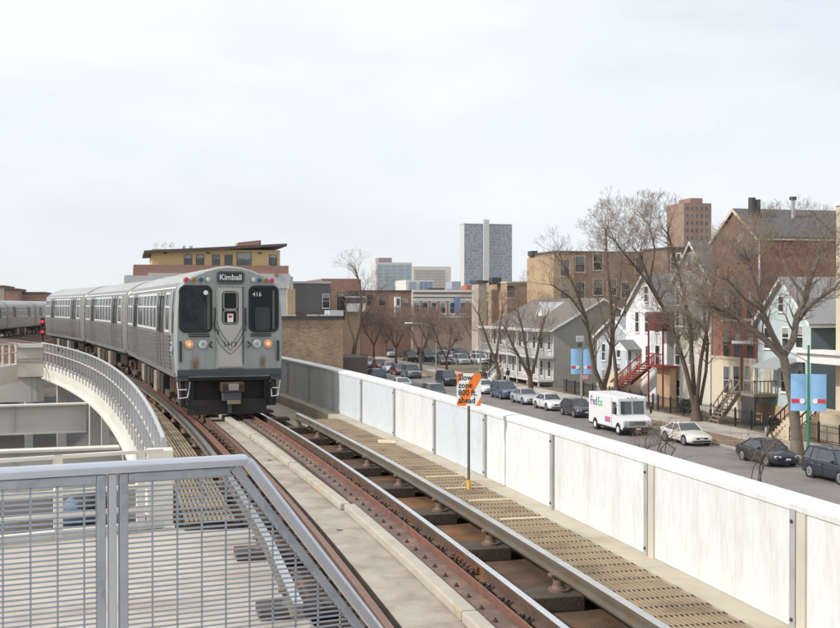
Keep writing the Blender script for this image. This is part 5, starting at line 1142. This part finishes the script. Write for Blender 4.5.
# ================================================================ trees
mat('bark_grey', (.185, .15, .12), .95, var=.25, scale=5, bump=.5, bscale=18); mat('bark_brown', (.125, .085, .06), .95, var=.25, scale=5, bump=.5, bscale=18); mat('twig_tan', (.27, .21, .16), .95, var=.2); mat('twig_red', (.235, .16, .125), .95, var=.2); mat('evergreen', (.05, .06, .025), .9, var=.3)
TMIN = .008; NSH = 5; GL = 1.15
def grow(mb, p, d, L, r, lev, maxlev, rnd, tw, gravity=0., nseg=3, shoots=1, spread=1.):
    n = nseg if lev < 3 else 2; q = p; rr = r; sides = 8 if lev == 0 else (6 if lev == 1 else (5 if lev == 2 else 3))
    dirs = d
    pts = []
    for k in range(n):
        dirs = (dirs + Vector((rnd.uniform(-1, 1), rnd.uniform(-1, 1), rnd.uniform(-.5, .8))) * (.10 + .05 * lev) + Vector((0, 0, gravity))).normalized()
        rr = max(rr, TMIN); e = q + dirs * L / n; r2 = max(TMIN * .7, rr * (.88 if lev < 2 else .78))
        (mb if lev < 3 else tw).tube(q, e, rr, r2, sides, cap=False); pts.append((e, dirs, r2)); q = e; rr = r2
    if lev >= maxlev: return
    kids = 2 if rnd.random() < .55 else 3
    base = rnd.uniform(0, 6.28)
    for k in range(kids):
        an = base + k * 6.283 / kids + rnd.uniform(-.5, .5); tilt = rnd.uniform(.28, .62) * spread
        a = dirs.cross(Vector((.3, .2, 1)) if abs(dirs.z) < .9 else Vector((1, 0, 0))).normalized(); b = dirs.cross(a)
        nd = (dirs * math.cos(tilt) + (a * math.cos(an) + b * math.sin(an)) * math.sin(tilt)).normalized()
        if nd.z < -.1: nd.z = abs(nd.z) * .4
        grow(mb, q, nd, L * rnd.uniform(.66, .86), rr * rnd.uniform(.58, .78), lev + 1, maxlev, rnd, tw, gravity, nseg, shoots, spread)
    for e, dd, r2 in pts[:-1]:
        for _ in range(shoots if lev > 0 else 0):
            if rnd.random() < .75:
                an = rnd.uniform(0, 6.28); a = dd.cross(Vector((.1, .3, 1))).normalized(); b = dd.cross(a); t_ = rnd.uniform(.5, .95)
                nd = (dd * math.cos(t_) + (a * math.cos(an) + b * math.sin(an)) * math.sin(t_)).normalized(); grow(mb, e, nd, L * rnd.uniform(.4, .62), r2 * rnd.uniform(.35, .5), lev + 2, maxlev, rnd, tw, gravity, nseg, shoots, spread)
def tree(label, base, trunk_pts, r0, limbs, seed, maxlev=6, bark='bark_grey', twig='twig_tan', name='bare_tree', group=None, shoots=1, spread=1., grav=.02):
    """trunk through local points, then one limb chain for each entry of limbs: (start index, list of local points, radius)"""
    rnd = random.Random(seed); t = thing(name, label, 'tree', base, group=group); m, tw = MB(), MB()
    n = len(trunk_pts)
    tr = MB()
    for k in range(n - 1):
        a, b = Vector(trunk_pts[k]), Vector(trunk_pts[k + 1]); tr.tube(a, b, r0 * (1 - .35 * k / (n - 1)) * (1.25 if k == 0 else 1), r0 * (1 - .35 * (k + 1) / (n - 1)), 10, cap=False)
    tr.build('trunk', bark, t, smooth=True)
    for pts, r in limbs:
        pts = [Vector(p) for p in pts]; k = len(pts) - 1
        for i in range(k):
            ra, rb = r * (1 - .55 * i / k), r * (1 - .55 * (i + 1) / k); m.tube(pts[i], pts[i + 1], ra, rb, 7, cap=False)
            d = (pts[i + 1] - pts[i]); L = d.length; dn = d.normalized()
            if i > 0 or k == 1:
                for _ in range(NSH):
                    an = rnd.uniform(0, 6.28); a = dn.cross(Vector((.1, .2, 1))).normalized(); b = dn.cross(a); t_ = rnd.uniform(.45, .9)
                    nd = (dn * math.cos(t_) + (a * math.cos(an) + b * math.sin(an)) * math.sin(t_)).normalized(); nd.z = abs(nd.z)
                    grow(m, pts[i] + d * rnd.uniform(.2, .9), nd, GL * rnd.uniform(.75, 1.2), rb * .45, 2, maxlev, rnd, tw, grav, 3, shoots, spread)
        dn = (pts[-1] - pts[-2]).normalized(); L = (pts[-1] - pts[-2]).length
        for s in (-1, 1):
            a = dn.cross(Vector((.2, 1, .3))).normalized(); nd = (dn + a * s * rnd.uniform(.25, .5) + Vector((rnd.uniform(-.2, .2), rnd.uniform(-.2, .2), 0))).normalized()
            grow(m, pts[-1], nd, GL * rnd.uniform(.7, 1.0), r * .38, 2, maxlev, rnd, tw, grav, 3, shoots, spread)
    cr = m.build('crown', bark, t, smooth=True, fix=False); 
    if tw.v: tag(tw.build('twigs', twig, cr, fix=False), kind='stuff')
    return t
LOW = .80
def tp(px, py, y, base):
    if py < 350: py = 350 - (350 - py) * LOW
    return ony(px, py, y) - Vector(base)
# big tree at the right: trunk leaning, three heavy limbs
B = onx(797, 440, 40.4); B.z = SWZ; Y = B.y; g = lambda px, py, dy=0.: tuple(tp(px, py, Y + dy, B))
tree('large bare tree with a thick leaning trunk beside the green lamp post', B, [(0, 0, 0), g(797, 440), g(793, 400), g(787, 372), g(783, 355)], .40,
     [([g(783, 357), g(768, 340, .4), g(750, 322, .8), g(732, 305, 1.2), g(712, 296, 1.6)], .24), ([g(783, 355), g(772, 330, -.4), g(762, 300, -.8), g(756, 270, -1), g(748, 240, -1.2)], .22), ([g(784, 355), g(794, 335, .3), g(797, 308, .5), g(806, 285, .8), g(812, 255, 1.2), g(822, 228, 1.4)], .25), ([g(797, 308, .5), g(815, 290, 0), g(835, 272, -.5), g(850, 250, -.8)], .14), ([g(762, 300, -.8), g(745, 286, -1.6), g(728, 262, -2.2)], .12), ([g(806, 285, .8), g(790, 258, 1.6), g(780, 225, 2)], .12)], 3, 7, shoots=1)
# clustered multi-stem tree in front of the cream house
B = onz(697, 421, SWZ); Y = B.y; g = lambda px, py, dy=0.: tuple(tp(px, py, Y + dy, B))
tree('tall multi-stemmed bare tree rising in front of the red stair', B, [(0, 0, 0), g(696, 410), g(695, 395)], .42,
     [([g(694, 405), g(686, 370), g(676, 335), g(664, 300), g(650, 265), g(640, 232)], .21), ([g(695, 400), g(692, 360, .6), g(690, 320, .8), g(684, 280, 1), g(676, 240, 1.2), g(668, 205, 1.2)], .20), ([g(697, 400), g(701, 360, -.4), g(707, 325, -.8), g(712, 285, -1), g(716, 250, -1.2)], .18), ([g(700, 405), g(706, 372, .6), g(708, 340, 1.2), g(704, 305, 1.5), g(706, 262, 1.8)], .15), ([g(664, 300), g(646, 262, -.8), g(628, 235, -1.2), g(614, 212, -1.5)], .12), ([g(650, 265), g(655, 225, .7), g(650, 196, 1)], .09)], 11, 7, bark='bark_brown', shoots=1)
# tree behind the van
LOW = 1.0
B = onx(604, 400, 40.3); B.z = SWZ; Y = B.y; g = lambda px, py, dy=0.: tuple(tp(px, py, Y + dy, B))
tree('forked bare tree standing behind the delivery van', B, [(0, 0, 0), g(604, 400), g(604, 388)], .36,
     [([g(603, 390), g(595, 370), g(590, 345), g(586, 318), g(576, 290), g(562, 262)], .22), ([g(604, 388), g(610, 365, .5), g(612, 335, .8), g(611, 300, 1), g(607, 262, 1.4), g(606, 232, 1.6)], .20), ([g(586, 318), g(570, 297, -.7), g(552, 285, -1.2)], .11), ([g(612, 335, .8), g(624, 312, .2), g(630, 285, 0)], .10)], 23, 6, bark='bark_brown')
B = onx(614, 400, 43.8); B.z = SWZ; Y = B.y; g = lambda px, py, dy=0.: tuple(tp(px, py, Y + dy, B))
tree('slender bare tree next to the tan stoop of the white house', B, [(0, 0, 0), g(617, 395), g(616, 372)], .26, [([g(616, 372), g(613, 345), g(614, 315), g(620, 285), g(622, 255)], .17), ([g(613, 345), g(604, 322, .5), g(597, 296, .8)], .1)], 31, 6, bark='bark_brown')
B = onx(531, 392, 40.3); B.z = SWZ; Y = B.y; g = lambda px, py, dy=0.: tuple(tp(px, py, Y + dy, B))
tree('low spreading bare tree in front of the white porches', B, [(0, 0, 0), g(531, 388), g(530, 376)], .34,
     [([g(530, 377), g(522, 362), g(513, 346), g(506, 330)], .19), ([g(530, 376), g(527, 355, .5), g(523, 332, .8), g(518, 312, 1)], .18), ([g(531, 376), g(537, 355, -.4), g(540, 335, -.6), g(545, 318, -.8)], .17)], 41, 6, bark='bark_brown', twig='twig_red', spread=1.15)
B = onx(497, 385, 40.6); B.z = SWZ; Y = B.y; g = lambda px, py, dy=0.: tuple(tp(px, py, Y + dy, B))
tree('leaning bare tree at the far corner of the white porches', B, [(0, 0, 0), g(499, 374), g(496, 362)], .32, [([g(496, 362), g(490, 348), g(484, 330), g(478, 314)], .17), ([g(496, 362), g(498, 345, .5), g(500, 325, .8), g(503, 308, 1)], .16)], 47, 6, bark='bark_brown', twig='twig_red', spread=1.2)
# tree by the buff brick building
B = Vector((onx(349, 370, 27.0).x, onx(349, 370, 27.0).y, SWZ)); Y = B.y; g = lambda px, py, dy=0.: tuple(tp(px, py, Y + dy, B))
tree('bare tree growing at the corner of the buff brick building', B, [(0, 0, 0), g(352, 365), g(355, 345)], .40, [([g(355, 345), g(360, 325), g(361, 305), g(360, 285), g(356, 272)], .24), ([g(355, 345), g(349, 325, .7), g(345, 303, 1)], .16), ([g(360, 325), g(370, 308, .5), g(378, 292, .8)], .15)], 53, 6, bark='bark_brown', twig='twig_red', spread=1.2)
# rows of street trees in the distance: one generic tree per seed, then copies
protos = []
for k in range(4):
    rnd = random.Random(60 + k); L = []
    for j in range(5):
        a = j * 1.257 + rnd.uniform(-.4, .4); s = rnd.uniform(.55, .95); L.append(([(0, 0, 3.0), (math.cos(a) * 1.4 * s, math.sin(a) * 1.4 * s, 4.6 + rnd.uniform(-.4, .5)), (math.cos(a) * 2.8 * s, math.sin(a) * 2.8 * s, 6.3 + rnd.uniform(-.5, .8)), (math.cos(a) * 3.5 * s, math.sin(a) * 3.5 * s, 7.9 + rnd.uniform(-.6, .6))], .13))
    protos.append((L, rnd))
spots = [(26.4, 172, 0, 1.), (26.2, 190, 1, 1.05), (27, 208, 2, 1.), (40.2, 146, 3, .95), (40.3, 160, 0, 1.), (40.4, 176, 1, 1.05), (40.2, 192, 2, 1.), (40.2, 210, 3, 1.1), (26.4, 228, 3, 1.1), (40.3, 230, 0, 1.1), (48, 222, 1, 1.1), (56, 218, 2, 1.1), (62, 205, 3, 1.05), (33, 262, 1, 1.25), (46, 255, 0, 1.2), (22, 245, 2, 1.2), (58, 250, 3, 1.25), (38.5, 250, 2, 1.2), (68, 222, 0, 1.1), (29.5, 275, 0, 1.3), (52.5, 236, 2, 1.15), (45, 204, 3, 1.0)]
done = {}
def where(i):
    x, y = spots[i][:2]
    if x < 28: return 'distant reddish bare tree on the near kerb past the buff brick building'
    if 38 < x < 42 and y < 235: return 'distant reddish bare tree on the sidewalk between parked row and car park'
    if x > 42 and y < 240: return 'distant reddish bare tree standing around the car park'
    return 'distant reddish bare tree closing the far end of the street'
TMIN = .013; NSH = 4; GL = 1.25
for i, (x, y, k, sc) in enumerate(spots):
    z = SWZ if (38 < x < 45 or x < 28) else GZ
    if k not in done:
        o = tree(where(i), (x, y, z), [(0, 0, 0), (.05, 0, 1.5), (0, .05, 3.05)], .24, protos[k][0], 70 + k, 6, bark='bark_brown', twig='twig_red', group='distant street trees', spread=1.3, shoots=1); done[k] = o
    else:
        o = copy_tree(done[k]); o.location = (x, y, z); o['label'] = where(i)
    sc *= .80; o.scale = (sc, sc, sc); o.rotation_euler = (0, 0, i * 1.9)
TMIN = .006; NSH = 2; GL = .5
# saplings behind the parapet
for lab, px, top, xx, sd, pyb in (('thin bare sapling rising above the parapet by the black sedan', 757, 436, 24.5, 5, 500), ('low bare twiggy shrub above the parapet by the cream coupe', 668, 424, 24.0, 8, 470), ('small bare twiggy shrub above the parapet by the delivery van', 648, 436, 23.2, 9, 470)):
    b0 = onx(px, pyb, xx); zt = onx(px, top, xx).z; h = zt - GZ; r = random.Random(sd)
    L = [([(0, 0, h * .3), (r.uniform(-.3, .3), .1, h * .5), (r.uniform(-.5, .5), .2, h * .7), (r.uniform(-.6, .6), 0, h * .85)], .035) for _ in range(4)]
    tree(lab, (xx, b0.y, GZ), [(0, 0, 0), (.03, 0, h * .2), (0, 0, h * .34)], .05, L, sd, 4, bark='bark_brown', twig='twig_red', name='bare_sapling')
# evergreen shrub near the porches
def leafbush(label, loc, w, h, seed, mt='evergreen', n=900):
    t = thing('evergreen_shrub', label, 'shrub', loc); rnd = random.Random(seed); m = MB()
    for k in range(n):
        a = rnd.uniform(0, 6.28); u = rnd.random() ** .4; z = rnd.random(); rr = w * u * (1 - .6 * z ** 2) * (1 + .2 * math.sin(3 * a + 5 * z)); p = Vector((math.cos(a) * rr, math.sin(a) * rr, z * h)); s = rnd.uniform(.06, .13)
        d1 = Vector((rnd.uniform(-1, 1), rnd.uniform(-1, 1), rnd.uniform(-1, 1))).normalized() * s; d2 = d1.orthogonal().normalized() * s * .7
        m.add([p - d1, p + d2, p + d1, p - d2], [(0, 1, 2, 3)])
    m.build('foliage', mt, t, fix=False)
    s_ = MB(); s_.tube((0, 0, 0), (0, 0, h * .8), .05, .02, 6); s_.build('stem', 'bark_brown', t)
leafbush('dark evergreen shrub at the corner of the white porches', (onx(489, 372, 44.2).x, onx(489, 372, 44.2).y, SWZ), 1.2, 2.4, 3)
leafbush('low dark shrub behind the fence of the teal house', (46.4, 77.5, SWZ), .7, 1.0, 4); leafbush('low dark shrub under the cream house windows', (46.8, 92, SWZ), .9, 1.1, 6)
# ================================================================ buildings farther off
brickmat('brick_terrace', (.30, .175, .125), (.25, .14, .10), (.27, .19, .15)); brickmat('brick_row', (.44, .31, .23), (.38, .26, .19), (.40, .3, .23)); mat('yellow_panel', (.60, .45, .215), .8, var=.05); mat('white_render', (.55, .54, .53), .85, var=.05); mat('roof_brown', (.10, .075, .065), .8); mat('brick_soft', (.34, .19, .145), .9, var=.1); mat('glass_teal', (.30, .42, .48), .15, var=.1, spec=.8); mat('glass_blue', (.14, .24, .40), .12, var=.1, spec=.8); mat('tower_white', (.72, .68, .60), .8, var=.04); mat('tower_pink', (.36, .27, .27), .8); mat('slab_glass', (.25, .27, .33), .3, var=.15, scale=.2); mat('slab_pale', (.40, .415, .46), .7); mat('slab_conc', (.62, .60, .56), .8); mat('tile_orange', (.50, .17, .07), .8); mat('dish', (.42, .42, .42), .5)
def box_on(name, label, px0, px1, pyt, y, depth, wall, zb=GZ, parapet=None, cat='building', group=None):
    a, b_ = ony(px0, pyt, y), ony(px1, pyt, y); return flatblock(name, label, a.x, b_.x, y, y + depth, (a.z + b_.z) / 2, wall, parapet, zb=zb, cat=cat, group=group)
def wy(t, b, px, py, y, w, h, **k): return win(t, b, ony(px, py, y), w, h, '-y', **k)
# buff brick building right beside the line
yb = 128.; t, b = box_on('brick_building', 'windowless buff brick wall building beside the track, chimney on its flat roof', 205, 343, 319, yb, 24, 'brick_buff')
a, e = ony(205, 319, yb) - b, ony(343, 319, yb) - b
MB().box(a.x, e.x, -12.2, -11.95, e.z, e.z + .35).build('coping', 'trim_dark', t)
for k, px in enumerate((284, 307, 318)): q = ony(px, 317, yb) - b; MB().box(q.x, q.x + 1.3, -12.25, -11.9, e.z + .35, e.z + .5).build('coping_tile', 'white_render', t)
q0, q1 = ony(329, 314, yb) - b, ony(343, 314, yb) - b; MB().box(q0.x, q1.x, -12.3, -9, e.z + .352, e.z + .95).build('roof_hatch', 'white_render', t)
q0, q1 = ony(288, 314, yb) - b, ony(296, 314, yb) - b; ch = MB().box(q0.x, q1.x, -11.5, -10.7, e.z, ony(292, 289, yb).z - b.z).build('chimney', 'brick_tan', t)
for dx in (.2, .6): MB().tube((q0.x + dx, -11.1, ony(292, 289, yb).z - b.z), (q0.x + dx, -11.1, ony(292, 285, yb).z - b.z), .12, n=8).build('chimney_pot', 'stucco_beige', ch)
MB().box(e.x - .02, e.x + 3.0, -11, -2, 0, ony(345, 358, yb).z - b.z).build('lean_to', 'roof_brown', t)
# dark grey building behind it with red brick annex
y2 = 172.; t, b = box_on('grey_building', 'plain dark grey brick building with white roof edge behind the buff wall', 262, 330, 283, y2, 20, 'brick_grey', parapet='white_render')
wy(t, b, 326, 301, y2, 1.0, 2.0)
t, b = box_on('brick_annex', 'red brick rooftop annex above balconies beyond the dark grey building', 321.5, 361, 279, y2 + 6, 16, 'brick_soft')
z1 = ony(340, 291, y2 + 5.5).z; q0, q1 = ony(330.5, 300, y2 + 5) - b, ony(360, 300, y2 + 5) - b
MB().box(q0.x, q1.x, -9.2, -8.003, 0, z1 - b.z).build('tan_facing', 'brick_tan', t)
for px, py in ((341, 299), (341, 312)): wy(t, b, px, py, y2 + 4.8, 1.0, 2.0, fm='trim_dark')
for py in (297, 304, 311): q = ony(352, py, y2 + 4) - b; MB().box(q.x - 1.1, q.x + 2.0, -10.5, -9.2, q.z - .1, q.z + .1).build('balcony', 'trim_white', t); MB().box(q.x - 1.1, q.x + 2.0, -10.5, -10.42, q.z + .1, q.z + 1.0).build('balcony_rail', 'trim_dark' if py != 311 else 'trim_white', t)
# yellow-topped building above the train
y3 = 158.; t, b = box_on('yellow_penthouse_building', 'building with yellow set-back top floor, dark eaves and white lower walls', 124, 293, 276, y3, 22, 'white_render')
q0, q1 = ony(133.5, 266, y3 - .3) - b, ony(289, 266, y3 - .3) - b; zb_ = ony(200, 276, y3).z - b.z
MB().box(q0.x, q1.x, -10.9, 9, zb_, ony(200, 265, y3).z - b.z).build('brick_band', 'brick_soft', t)
MB().box(ony(148, 270, y3).x - b.x, ony(290, 270, y3).x - b.x, -11.2, -10.9, zb_ - 1.6, zb_ + .35).build('white_band', 'white_render', t)
p0, p1 = ony(152, 250, y3 + 2) - b, ony(280, 250, y3 + 2) - b; zt0 = ony(200, 265, y3).z - b.z; zt1 = ony(215, 249.5, y3 + 2).z - b.z
pent = MB().box(p0.x, p1.x, -9, 8, zt0, zt1).build('penthouse', 'yellow_panel', t)
ra, rb2 = ony(144, 253, y3 + 1) - b, ony(287, 246, y3 + 1) - b
MB().prism([(ra.x, -10, ra.z), (rb2.x, -10, rb2.z), (rb2.x, -10, rb2.z + .35), (ra.x, -10, ra.z + .35)], (0, 18.5, 0)).build('eaves', 'roof_brown', t)
for px, ww in ((188, .95), (200, .95), (216, .95), (228.5, .95), (244, 1.9), (273, .95)): wy(t, b, px, 260 if ww < 1 else 259, y3 + 2, ww, 1.35 if ww < 1 else 1.7, fm='trim_dark', fw=.06)
for px in (165, 208, 260): q = ony(px, 253, y3 + 2) - b; MB().box(q.x - .25, q.x + .25, -9.15, -9, q.z - .1, q.z + .1).build('wall_vent', 'roof_brown', t)
q = ony(276, 274, y3) - b; MB().box(q.x - .25, q.x + .25, -11.35, -11.2, q.z - .3, q.z + .3).build('red_hatch', 'brick_soft', t)
w0, w1 = ony(238, 246, y3 + 6) - b, ony(261, 240, y3 + 6) - b; MB().prism([(w0.x, -5, zt1 + .3), (w1.x, -5, zt1 + .3), (w1.x, -5, w1.z), (w0.x, -5, w0.z + .5)], (0, 4, 0)).build('stair_head', 'brick_soft', t)
for px in (156.5, 165, 172.5):
    q = ony(px, 246, y3 + 3) - b; ds = MB().tube((q.x, -8, zt1 - .2), (q.x, -8, q.z), .04, n=6).build('dish_mast', 'pole_grey', t); MB().tube((q.x, -8.1, q.z), (q.x - .1, -8.3, q.z + .12), .12, .42, 12).build('dish_bowl', 'dish', ds)
for px in (184, 191): q = ony(px, 248, y3 + 3) - b; MB().box(q.x - .2, q.x + .2, -8, -7.6, zt1 + .1, q.z + .3).build('roof_unit', 'galv_vent', t)
# low roofs far left behind the far train
for lab, x0_, x1_, pt, yy, mt in (('far brown brick building above the left train', 6, 45, 293.5, 190, 'brick_pink'), ('far grey block at the left edge above the train roof', -30, 4.5, 287, 185, 'stucco_beige'), ('far red brick block between grey and brown roofs on the left', 5, 17, 290, 182, 'brick_soft')):
    t, b = box_on('far_building', lab, x0_, x1_, pt, yy, 15, mt, parapet='roof_brown')
# tan brick apartment blocks behind the olive house
y4 = 186.; t, b = box_on('tan_apartments', 'tan brick apartment block with few windows behind the bare trees', 507, 557, 283, y4, 10.5, 'brick_tan', parapet='stone_buff')
for px, py in ((511.5, 291.5), (534, 291), (512, 314), (534, 314)): wy(t, b, px, py, y4, 1.5, 2.0, fm='stone_buff')
q = ony(500, 277, y4) - b; MB().box(q.x - .3, q.x + 1.3, -2, 0, ony(500, 284, y4).z - b.z, q.z).build('roof_unit', 'trim_dark', t)
q = ony(483, 300, y4 + 3)
t, b = box_on('chimney_block', 'brown brick stack with dark cap left of the tan apartments', 478.5, 486.5, 283, y4 + 4, 4, 'stucco_beige'); q = ony(482, 281, y4 + 4) - b; MB().box(-1.0, 1.0, -2.3, 2.3, q.z - .35, q.z + .1).build('cap', 'trim_dark', t)
y5 = 168.; t, b = box_on('tan_apartments', 'taller tan and brown brick apartment block behind the white house', 555, 668, 253, y5, 12, 'brick_pink', parapet='roof_brown')
q0, q1 = ony(555, 262, y5) - b, ony(574, 262, y5 - .3) - b; MB().box(q0.x - .3, q1.x, -6.3, 6.0, 0, ony(550, 255.5, y5).z - b.z).build('tan_facing', 'brick_tan', t)
q0, q1 = ony(555, 262, y5 - .4) - b, ony(575, 262, y5 - .4) - b
for px, py in ((565, 268), (565, 292), (598, 287), (612, 287), (626, 290), (598, 262), (650, 290), (640, 265), (580, 264), (580, 290)): wy(t, b, px, py, y5 - (.3 if px < 574 else 0), 1.5, 2.4, fm='stone_buff')
q = ony(542.5, 248, y5) - b; MB().box(q.x + 1.5, q.x + 2.5, 3, 5, ony(542, 253, y5).z - b.z, q.z).build('roof_unit', 'trim_dark', t)
q = ony(655, 252, y5 + 5) - b
t, b = box_on('brown_flats', 'brown brick flats filling the gap between white house and red flats', 668, 735, 249, 150, 8, 'brick_brown', parapet='roof_brown')
for px, py in ((675, 262), (704, 262), (675, 285), (704, 285)): wy(t, b, px, py, 150, 1.2, 2.0)
# distant brown tower
yt = 420.; t, b = box_on('brown_tower', 'distant brown brick tower block rising behind the tall bare trees', 684, 711.5, 203, yt, 15, 'brick_pink', parapet=None)
q0, q1 = ony(690, 198, yt + 3) - b, ony(702, 198, yt + 3) - b; MB().box(q0.x, q1.x, -5, 5, ony(690, 203, yt).z - b.z, q0.z).build('roof_house', 'brick_soft', t)
a, e = ony(684, 203, yt) - b, ony(711.5, 203, yt) - b
for r in range(14):
    m = MB(); z = e.z - 2.2 - r * 2.9
    for c in range(5): x = a.x + .8 + c * (e.x - a.x - 1.6) / 5; m.box(x + .3, x + 1.1, -7.55, -7.49, z - .8, z + .7)
    tag(m.build('window_row', 'win_glass', t), kind='stuff')
q0, q1 = ony(703, 225, yt - 3) - b, ony(712, 225, yt - 3) - b
# row building with cornice
yr = 238.; t, b = box_on('cornice_row', 'long low row building with white cornice and white-framed windows beyond the trees', 413, 492, 291, yr, 18, 'brick_row')
a, e = ony(413, 291, yr) - b, ony(492, 291, yr) - b
for dz, hh, dd in ((-.2, .45, .5), (-1.2, .45, .35), (-2.1, .6, .2), (-5.6, .35, .25)): MB().box(a.x - .2, e.x + .2, -9 - dd, -9.003, a.z + dz, a.z + dz + hh).build('cornice', 'trim_white', t)
for k, px in enumerate((416.5, 425, 434, 443, 452.5, 463, 471.5, 480.5)):
    wy(t, b, px, 308, yr, 1.1, 2.2, fm='trim_white', fw=.33)
    q = ony(px + 4.4, 309, yr) - b; MB().box(q.x - .25, q.x + .25, -9.2, -9.003, q.z - 1.9, q.z + 1.6).build('pilaster', 'brick_soft', t)
for px, pt_, mt in ((437, 288, 'roof_brown'), (455, 289, 'stucco_beige'), (474, 285.5, 'tile_orange'), (424, 289.5, 'roof_brown')):
    q = ony(px, pt_, yr + 6) - b; MB().box(q.x - 1.7, q.x + 1.7, -3, 1, a.z, q.z).build('roof_house', mt, t)
q0 = ony(458, 305, yr - 1) - b; MB().box(q0.x - .6, q0.x + .6, -9.5, -9.3, q0.z - 1.5, q0.z + 1.7).build('blue_banner', 'glass_blue', t)
# brown brick with white bay
yq = 205.; t, b = box_on('brown_terrace', 'brown brick terrace with a white bay window behind reddish trees', 352, 411, 291.5, yq, 16, 'brick_terrace', parapet='roof_brown')
q0, q1 = ony(394, 297, yq) - b, ony(399.5, 317, yq) - b; MB().box(q0.x, q1.x, -9, -8.003, q1.z, q0.z).build('white_bay', 'trim_white', t)
for py in (302, 312): q = ony(397, py, yq) - b; MB().box(q.x - .28, q.x + .28, -9.02, -8.9, q.z - .6, q.z + .6).build('bay_window', 'win_glass', t)
for px, py in ((370, 300), (382, 300), (405, 303), (370, 316), (382, 316), (405, 316)): wy(t, b, px, py, yq, 1.2, 1.9, fm='brick_soft')
# glass and white mid-rises
def bands(t, b, px0, px1, pyt, pyb, y, nf, nc, gm, d=.4, zoff=0):
    a, e = ony(px0, pyt, y) - b, ony(px1, pyb, y) - b; zt, zb_ = a.z, e.z; y0_ = y - b.y
    for r in range(nf):
        m = MB(); z0 = zt - (r + .85) * (zt - zb_) / nf; z1 = zt - (r + .2) * (zt - zb_) / nf
        for c in range(nc): x0 = a.x + (c + .12) * (e.x - a.x) / nc; x1 = a.x + (c + .88) * (e.x - a.x) / nc; m.box(x0, x1, y0_ - d, y0_ + .1, z0, z1)
        tag(m.build('window_row', gm, t), kind='stuff')
yg = 690.; t, b = box_on('glass_midrise', 'pale glass mid-rise with white fins and a pinkish roof house', 376, 412, 262.5, yg, 14, 'slab_conc')
bands(t, b, 376.5, 411.5, 263.5, 292, yg, 8, 5, 'glass_teal'); q0, q1 = ony(377, 258, yg + 6) - b, ony(390, 258, yg + 6) - b; MB().box(q0.x, q1.x, -6, 4, ony(380, 262.5, yg).z - b.z, q0.z).build('roof_house', 'tower_pink', t)
yw = 780.; t, b = box_on('white_midrise', 'cream white mid-rise beyond the glass building', 412.5, 451, 266.5, yw, 20, 'tower_white'); bands(t, b, 414, 445, 269, 292, yw, 8, 9, 'stucco_beige')
t, b = box_on('blue_glass_block', 'low white block with blue glass front before the cream mid-rise', 406, 433.5, 280, 470, 20, 'tower_white'); bands(t, b, 419, 433, 281, 291, 470, 4, 3, 'glass_blue'); bands(t, b, 407.5, 417, 281, 291, 470, 4, 1, 'glass_teal')
t, b = box_on('far_grey_block', 'small grey block at the foot of the slab tower', 452, 461, 281.5, 600, 12, 'slab_pale')
# slab tower
ys = 1010.; t, b = box_on('slab_tower', 'tall blue-grey slab tower block with a pale central spine', 464.5, 512, 225, ys, 14, 'slab_glass')
a, e = ony(464.5, 225, ys) - b, ony(512, 225, ys) - b; ht = e.z
MB().box(a.x - .4, a.x - .003, -7.2, 7, 0, ht).build('end_wall', 'slab_conc', t)
q0, q1 = ony(483.5, 219.5, ys - 1) - b, ony(489, 219.5, ys - 1) - b; MB().box(q0.x, q1.x, -9, -7.003, 0, q0.z).build('spine', 'slab_conc', t)
rnd = random.Random(9)
for r in range(30):
    m = MB(); z = ht - 1.0 - r * (ht - 2) / 30
    m.box(a.x + .1, e.x, -7.35, -7.003, z - .25, z + .25)
    for c in range(26):
        if rnd.random() < .5: x = a.x + .3 + c * (e.x - a.x - .5) / 26; m.box(x, x + 1.2, -7.3, -7.003, z - 2.0, z - .3)
    tag(m.build('floor_band', 'slab_pale', t), kind='stuff')
MB().box(a.x - .5, e.x + .1, -7.5, 7, ht, ht + .8).build('parapet', 'slab_pale', t)
# wall of distant low roofs closing the horizon
rnd = random.Random(21)
for k in range(34):
    y = rnd.uniform(300, 560); x = -120 + k * 11.5 + rnd.uniform(-4, 4); z = rnd.uniform(-1.5, 3.2)
    mt = rnd.choice(['brick_brown', 'brick_pink', 'stucco_beige', 'brick_grey', 'brick_soft']); wd_ = rnd.uniform(9, 16)
    flatblock('distant_building', f"distant low {dict(brick_brown='brown brick', brick_pink='tan brick', stucco_beige='beige', brick_grey='grey', brick_soft='red brick')[mt]} block among the roofs along the horizon", x, x + wd_, y, y + 14, z, mt, group='distant low roofs')

# ================================================================ air
hz = MB().box(-1400, 1400, -60, 1500, GZ - 1, 110).build('haze', 'trim_white', kind='stuff')
mh = bpy.data.materials.new('air'); mh.use_nodes = True; tn = mh.node_tree; tn.nodes.clear()
vo = tn.nodes.new('ShaderNodeVolumePrincipled'); vo.inputs['Density'].default_value = .00013; vo.inputs['Color'].default_value = (.92, .95, 1, 1); vo.inputs['Anisotropy'].default_value = .3
oo = tn.nodes.new('ShaderNodeOutputMaterial'); tn.links.new(vo.outputs[0], oo.inputs['Volume']); hz.data.materials.clear(); hz.data.materials.append(mh)
